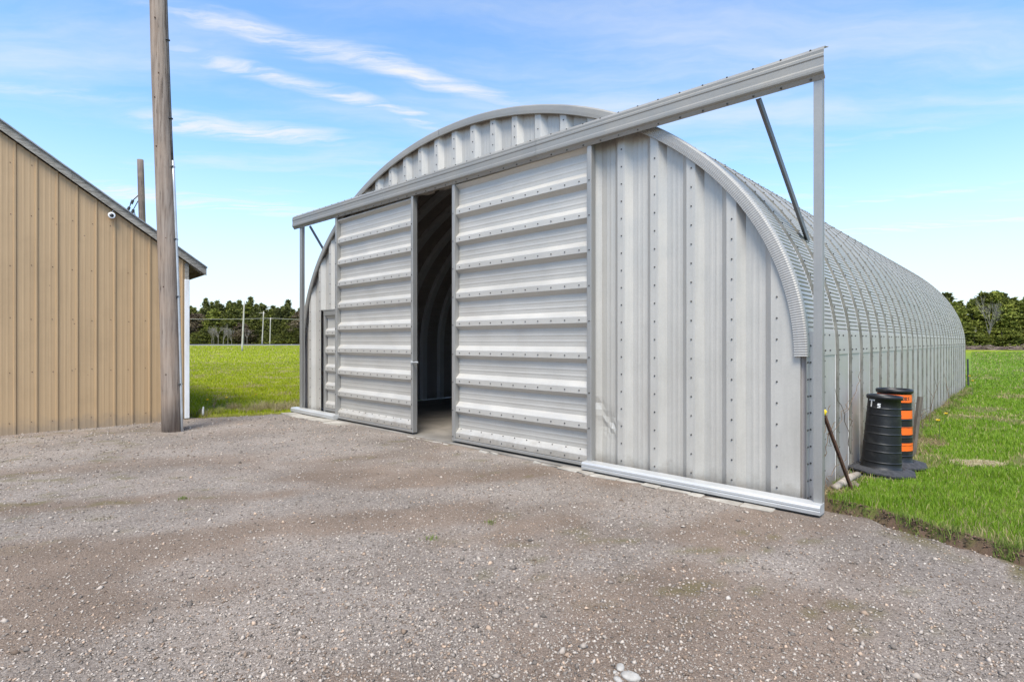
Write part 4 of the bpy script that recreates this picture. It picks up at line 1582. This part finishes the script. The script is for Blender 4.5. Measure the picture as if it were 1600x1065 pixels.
for k in range(14):                                   # tufts on the earth bank
    f = rng.random()
    e = W(-0.1 - 1.3 * f, 0.30 - 0.42 * f)
    parts.append(straw(e.x, e.y, 0.10, 0.07, 60, 0.10, 0.0045, 0.9, 0, (0.20, 0.28, 0.05)))
v, t, c = join(parts)
tag(link('dry_grass', np_mesh('dry_grass', v, t, M_blade, c)), 'dry straw and rough weeds in patches at the grass edges', 'dry grass', kind='stuff')


def stones(n, r0, r1, th0, th1, power, s0, s1, zf, keepf, colf):
    t = rng.random(n)
    p = 1 - power
    rad_ = (r0 ** p + t * (r1 ** p - r0 ** p)) ** (1 / p)
    th = rng.uniform(th0, th1, n)
    x, y = rad_ * np.sin(th), rad_ * np.cos(th)
    k = keepf(x, y)
    x, y, rad_ = x[k], y[k], rad_[k]
    n = len(x)
    s = s0 + (s1 - s0) * rng.random(n) ** 3
    s = s * np.maximum(1, rad_ / 7.0)
    z = zf(x, y)
    base_ = np.array([[1, 0, 0], [0, 1, 0], [-1, 0, 0], [0, -1, 0], [0, 0, 0.75], [0, 0, -0.6]], float)
    v = base_[None] * rng.uniform(0.6, 1.25, (n, 6, 1)) + rng.normal(0, 0.16, (n, 6, 3))
    a = rng.uniform(0, 2 * np.pi, n)
    ca, sa = np.cos(a)[:, None], np.sin(a)[:, None]
    vx = v[:, :, 0] * 1.2
    X, Y = vx * ca - v[:, :, 1] * sa, vx * sa + v[:, :, 1] * ca
    tz = rng.normal(0, 0.25, (n, 1))
    Z = v[:, :, 2] + tz * v[:, :, 0]
    o = np.stack([x[:, None] + X * s[:, None], y[:, None] + Y * s[:, None], (z + s * 0.2)[:, None] + Z * s[:, None]], axis=2)
    tri = np.array([[0, 1, 4], [1, 2, 4], [2, 3, 4], [3, 0, 4], [1, 0, 5], [2, 1, 5], [3, 2, 5], [0, 3, 5]])
    i = (np.arange(n) * 6)[:, None, None]
    return o.reshape(-1, 3), (i + tri[None]).reshape(-1, 3), np.repeat(colf(x, y, n), 6, axis=0)


def gravel_keep(x, y):
    u, v = to_uv(x, y)
    d = grass_d(x, y)
    hutin = (u > -0.1) & (u < 10.95) & (v > -0.16)
    shedin = (u > 11.45) & (v < -2)
    dirt = gravel_dirt(x, y)
    return (d < 0.0) & ~hutin & (rng.random(len(x)) > 0.45 * dirt)


def gravel_cols(x, y, n):
    g = rng.random((n, 1))
    c = np.array([[0.12, 0.101, 0.086]]) * (1 - g) + np.array([[0.49, 0.418, 0.352]]) * g
    warm = rng.random((n, 1)) < 0.18
    c = np.where(warm, c * np.array([[1.05, 0.9, 0.78]]), c)
    pale = rng.random((n, 1)) < 0.022
    return np.where(pale, np.array([[0.50, 0.44, 0.38]]) * rng.uniform(0.85, 1.1, (n, 1)), c)


parts = [stones(175000, 2.0, 17, R(-58), R(56), 1.35, 0.0035, 0.0125, gravel_z, gravel_keep, gravel_cols),
         stones(3000, 2.0, 10, R(-58), R(56), 1.3, 0.009, 0.024, gravel_z, gravel_keep, gravel_cols)]
v, t, c = join(parts)
tag(link('loose_gravel', np_mesh('loose_gravel', v, t, M_stone, c)), 'loose grey crushed gravel strewn over the yard', 'gravel', kind='stuff')


def bank_keep(x, y):
    d = grass_d(x, y)
    u, v = to_uv(x, y)
    return (d > 0.0) & (d < 0.20) & (u < 0.1)


def bank_cols(x, y, n):
    return np.array([[0.10, 0.065, 0.045]]) * rng.uniform(0.45, 1.9, (n, 1))


v, t, c = stones(90000, 3.8, 8, R(30), R(58), 1.2, 0.003, 0.013, field_z, bank_keep, bank_cols)
tag(link('earth_clods', np_mesh('earth_clods', v, t, M_stone, c)), 'crumbled brown earth of the low bank between gravel and lawn', 'earth', kind='stuff')
# tiny green tufts growing in the gravel
for (x, y, lab) in ((-0.67, 4.56, 'small green tuft growing in the middle of the gravel yard'), (-0.20, 4.95, 'small olive tuft in the gravel right of the green one'),
                    (-3.45, 5.75, 'tiny green tuft in the gravel at left')):
    n = 46
    zz_ = float(gravel_z(np.array([x]), np.array([y]))[0])
    q = rng.normal(0, 0.028, (n, 2))
    vv, tt, cc = blades(n, x + q[:, 0], y + q[:, 1], rng.uniform(0.02, 0.05, n), np.full(n, 0.005), np.array([[0.16, 0.22, 0.04]]) * rng.uniform(0.6, 1.3, (n, 1)), 1.2)
    vv[:, 2] += zz_ - field_z(np.repeat(x + q[:, 0], 5), np.repeat(y + q[:, 1], 5))
    tag(link('grass_tuft', np_mesh('grass_tuft', vv, tt, M_blade, cc)), lab, 'grass tuft')


# ------------------------------------------------------------------ trees
def crown_mesh(name, seed, H, Rm, shape, nclump, nleaf, leaf, c0, c1):
    """crown of many small leaf faces gathered in clumps; shape gives the radius for a height fraction"""
    r_ = np.random.default_rng(seed)
    vs_, cs = [], []
    for k in range(nclump):
        f = r_.random() ** 0.85
        rr = Rm * shape(f) * (0.35 + 0.65 * math.sqrt(r_.random())) * r_.uniform(0.75, 1.2)
        a = r_.uniform(0, 2 * math.pi)
        cx, cy, cz = rr * math.cos(a), rr * math.sin(a), H * (0.06 + 0.92 * f) + r_.normal(0, 0.15)
        n = int(nleaf * r_.uniform(0.6, 1.4))
        sz = (0.22 + 0.5 * (1 - f)) * Rm * 0.42
        p = r_.normal(0, 1, (n, 3)) * np.array([[sz, sz, sz * 0.5]]) + np.array([[cx, cy, cz]])
        d1 = r_.normal(0, 1, (n, 3)); d1 /= np.linalg.norm(d1, axis=1)[:, None]
        d2 = r_.normal(0, 1, (n, 3)); d2 -= (d1 * d2).sum(1)[:, None] * d1; d2 /= np.linalg.norm(d2, axis=1)[:, None]
        s = leaf * r_.uniform(0.5, 1.3, (n, 1))
        tri = np.stack([p - d1 * s * 0.5 - d2 * s * 0.32, p + d1 * s * 0.1 + d2 * s * 0.42, p + d1 * s * 0.75 - d2 * s * 0.1], axis=1)
        vs_.append(tri.reshape(-1, 3))
        t = r_.random()
        cc = np.array(c0) * (1 - t) + np.array(c1) * t
        cs.append(np.repeat(cc[None] * r_.uniform(0.75, 1.25, (n, 1)), 3, axis=0))
    v, c = np.concatenate(vs_), np.concatenate(cs)
    return np_mesh(name, v, np.arange(len(v)).reshape(-1, 3), M_leaf, c)


def trunk_mesh(name, H, r0, seed):
    r_ = random.Random(seed)
    m = MB()
    m.tube([(0, 0, -0.3), (0.05, 0.02, H * 0.3), (-0.03, 0.05, H * 0.65), (0, 0, H * 0.95)], [r0, r0 * 0.8, r0 * 0.45, r0 * 0.1], 7)
    for k in range(12):
        z = H * r_.uniform(0.15, 0.85)
        a = r_.uniform(0, 6.28)
        l = H * 0.16 * (1.1 - z / H)
        m.tube([(0, 0, z), (math.cos(a) * l, math.sin(a) * l, z + l * 0.25)], [r0 * 0.22, r0 * 0.06], 4)
    return m.mesh(name, M_bark)


cone = lambda f: (1 - f) ** 0.75 * (0.5 + 0.5 * min(1, f * 6)) + 0.04
column = lambda f: (1 - f ** 2.6) * (0.55 + 0.45 * min(1, f * 5)) + 0.05
roundc = lambda f: math.sin(math.pi * min(1, 0.12 + 0.86 * f)) ** 0.6
GR1, GR2 = (0.062, 0.075, 0.014), (0.185, 0.195, 0.036)
YL1, YL2 = (0.085, 0.105, 0.018), (0.225, 0.24, 0.042)
DK1, DK2 = (0.052, 0.060, 0.018), (0.135, 0.14, 0.036)
protos = []
for i, (shape, Rm, ca, cb, ncl) in enumerate(((cone, 2.3, GR1, GR2, 120), (column, 1.9, GR1, YL2, 120), (column, 2.3, YL1, YL2, 130), (cone, 2.0, DK1, DK2, 110),
                                              (roundc, 2.6, YL1, YL2, 120), (cone, 2.6, DK1, GR2, 130), (roundc, 2.4, (0.085, 0.06, 0.04), (0.17, 0.135, 0.085), 90))):
    protos.append((crown_mesh('crown', 100 + i, 10.0, Rm, shape, ncl, 26, 0.40, ca, cb), trunk_mesh('trunk', 10.0, 0.2, i)))


def tree(proto, x, y, z, h, wide, rz, label, group, name='evergreen_tree'):
    t = tag(empty(name, (x, y, z), rz), label, 'tree', group)
    t.scale = (h / 10 * wide, h / 10 * wide, h / 10)
    link('crown', protos[proto][0], t)
    link('trunk', protos[proto][1], t)
    return t


def bare_mesh(seed, H):
    r_ = random.Random(seed)
    m = MB()

    def grow(p, d, l, r0, depth):
        q = p + d * l
        m.tube([p, q], [r0, r0 * 0.62], 5 if depth < 2 else 3, cap=False)
        if depth > 4:
            return
        for k in range(3 if depth else 4):
            nd = (d + Vector((r_.uniform(-1, 1), r_.uniform(-1, 1), r_.uniform(-0.1, 0.6))) * 0.55).normalized()
            grow(p + d * l * r_.uniform(0.55, 1.0), nd, l * r_.uniform(0.55, 0.8), r0 * 0.55, depth + 1)
    grow(Vector((0, 0, -0.3)), Vector((0, 0, 1)), H * 0.33, H * 0.012, 0)
    me = m.mesh('limbs', M_graybark)
    return me


M_graybark = simple_mat('grey_bark', (0.30, 0.27, 0.25), (0.20, 0.175, 0.165), 0.95, 0, 2)
bares = [bare_mesh(s, 10.0) for s in (3, 8)]


def bare(i, x, y, h, label, wide=1.0, group=None):
    t = tag(empty('bare_tree', (x, y, 0), i * 1.3), label, 'tree', group)
    t.scale = (h / 10 * wide, h / 10 * wide, h / 10)
    link('limbs', bares[i % 2], t)


# tree line on the right, about a hundred metres off
ORD = ['first', 'second', 'third', 'fourth', 'fifth', 'sixth', 'seventh', 'eighth', 'ninth', 'tenth', 'eleventh', 'twelfth', 'thirteenth', 'fourteenth', 'fifteenth', 'sixteenth']
r_ = random.Random(19)
px = 1450
i = 0
while px < 1720:
    D = r_.uniform(101, 104)
    h = np.interp(px, [1450, 1480, 1500, 1515, 1530, 1548, 1565, 1580, 1600, 1720], [9.6, 9.6, 8.6, 8.4, 10.6, 11.6, 9.6, 9.8, 10.2, 10.5]) * r_.uniform(0.94, 1.04)
    tree((2, 1, 4, 2, 1, 0)[i % 6], (px - 800) / 855 * D, D, -0.1, h, r_.uniform(1.1, 1.35), r_.uniform(0, 6.28),
         'bushy green cedar, %s in the front row right of the hut\'s far end' % ORD[min(i, 15)], 'cedars on the right skyline')
    px += r_.uniform(15, 22)
    i += 1
px = 1440
i = 0
while px < 1730:
    D = r_.uniform(108, 114)
    tree((0, 3, 5, 1)[i % 4], (px - 800) / 855 * D, D, -0.1, r_.uniform(9.5, 11.6), r_.uniform(1.0, 1.3), r_.uniform(0, 6.28),
         'darker evergreen standing behind the right-hand cedar row', 'dark evergreens behind the right cedars')
    px += r_.uniform(15, 24)
    i += 1
px = 1445
i = 0
while px < 1730:                                      # low shrubs that close the foot of the row
    D = r_.uniform(98.5, 100.5)
    tree((4, 2)[i % 2], (px - 800) / 855 * D, D, -0.3, r_.uniform(3.4, 5.2), r_.uniform(2.0, 2.6), r_.uniform(0, 6.28),
         'low green bush, %s from the hut along the foot of the right cedars' % ORD[min(i, 15)], 'bushes under the right cedars', 'bush')
    px += r_.uniform(16, 24)
    i += 1
bare(0, (1545 - 800) / 855 * 99.5, 99.5, 12.0, 'tall bare grey tree standing before the right cedars', 0.8)
bare(1, (1486 - 800) / 855 * 104, 104, 10.8, 'bare twiggy tree just behind the hut\'s far roof end', 1.0)
bare(1, (1522 - 800) / 855 * 99, 99, 6.0, 'small bare tree left of the tall grey one', 1.0)

# far wood on the left beyond the road
for row, (D0, D1_, h0, h1, prs) in enumerate(((224, 230, 8, 16, (2, 5, 1, 5, 6)), (234, 242, 13, 18.5, (0, 3, 5, 1)), (246, 256, 15, 21.5, (3, 5, 0, 0)))):
    px = 205
    i = 0
    while px < 560:
        D = r_.uniform(D0, D1_)
        h = r_.uniform(h0, h1)
        tree(r_.choice(prs), (px - 800) / 855 * D, D, 0, h, r_.uniform(0.95, 1.3) * (1.35, 1.1, 0.72)[row], r_.uniform(0, 6.28),
             ('mid green tree at the front edge of the far wood', 'dark evergreen in the middle of the far wood', 'tall dark evergreen on the skyline of the far wood')[row],
             ('front edge of the far wood', 'middle of the far wood', 'skyline of the far wood')[row])
        px += r_.uniform(9, 16) * (1, 1, 0.65)[row]
        i += 1
px = 210
while px < 560:
    D = r_.uniform(219, 223)
    tree(r_.choice((6, 5, 5, 3)), (px - 800) / 855 * D, D, -0.5, r_.uniform(4.5, 8), r_.uniform(2.0, 2.8), r_.uniform(0, 6.28),
         'low bush at the foot of the far wood beyond the road', 'bushes under the far wood', 'bush')
    px += r_.uniform(11, 19)
for i, (px, h) in enumerate(((334, 9), (341, 11), (349, 10), (356, 9.5), (362, 8), (386, 9), (331, 8))):
    bare(i, (px - 800) / 855 * 217, 217, h, 'bare grey tree in the thicket of the far wood', 1.1, 'bare trees of the far wood')

# dead brush and fallen rails along the far side of the right field
bt = MB()
for k in range(900):
    x = r_.uniform(74, 112)
    y = 96.5 + r_.uniform(-0.7, 0.7)
    l = r_.uniform(0.5, 2.4)
    z = abs(r_.gauss(0, 0.32)) + 0.02
    a = r_.gauss(0, 0.35)
    bt.tube([(x, y, z), (x + l * math.cos(a), y + l * math.sin(a), max(0.02, z + r_.uniform(-0.3, 0.35)))], r_.uniform(0.025, 0.07), 4, cap=False)
tag(bt.build('dead_brush', simple_mat('dead_brushwood', (0.26, 0.19, 0.165), (0.15, 0.105, 0.095), 0.95, 0, 0.8), None, fix=False),
    'long heap of dead brushwood along the far edge of the right field', 'brush', kind='stuff')
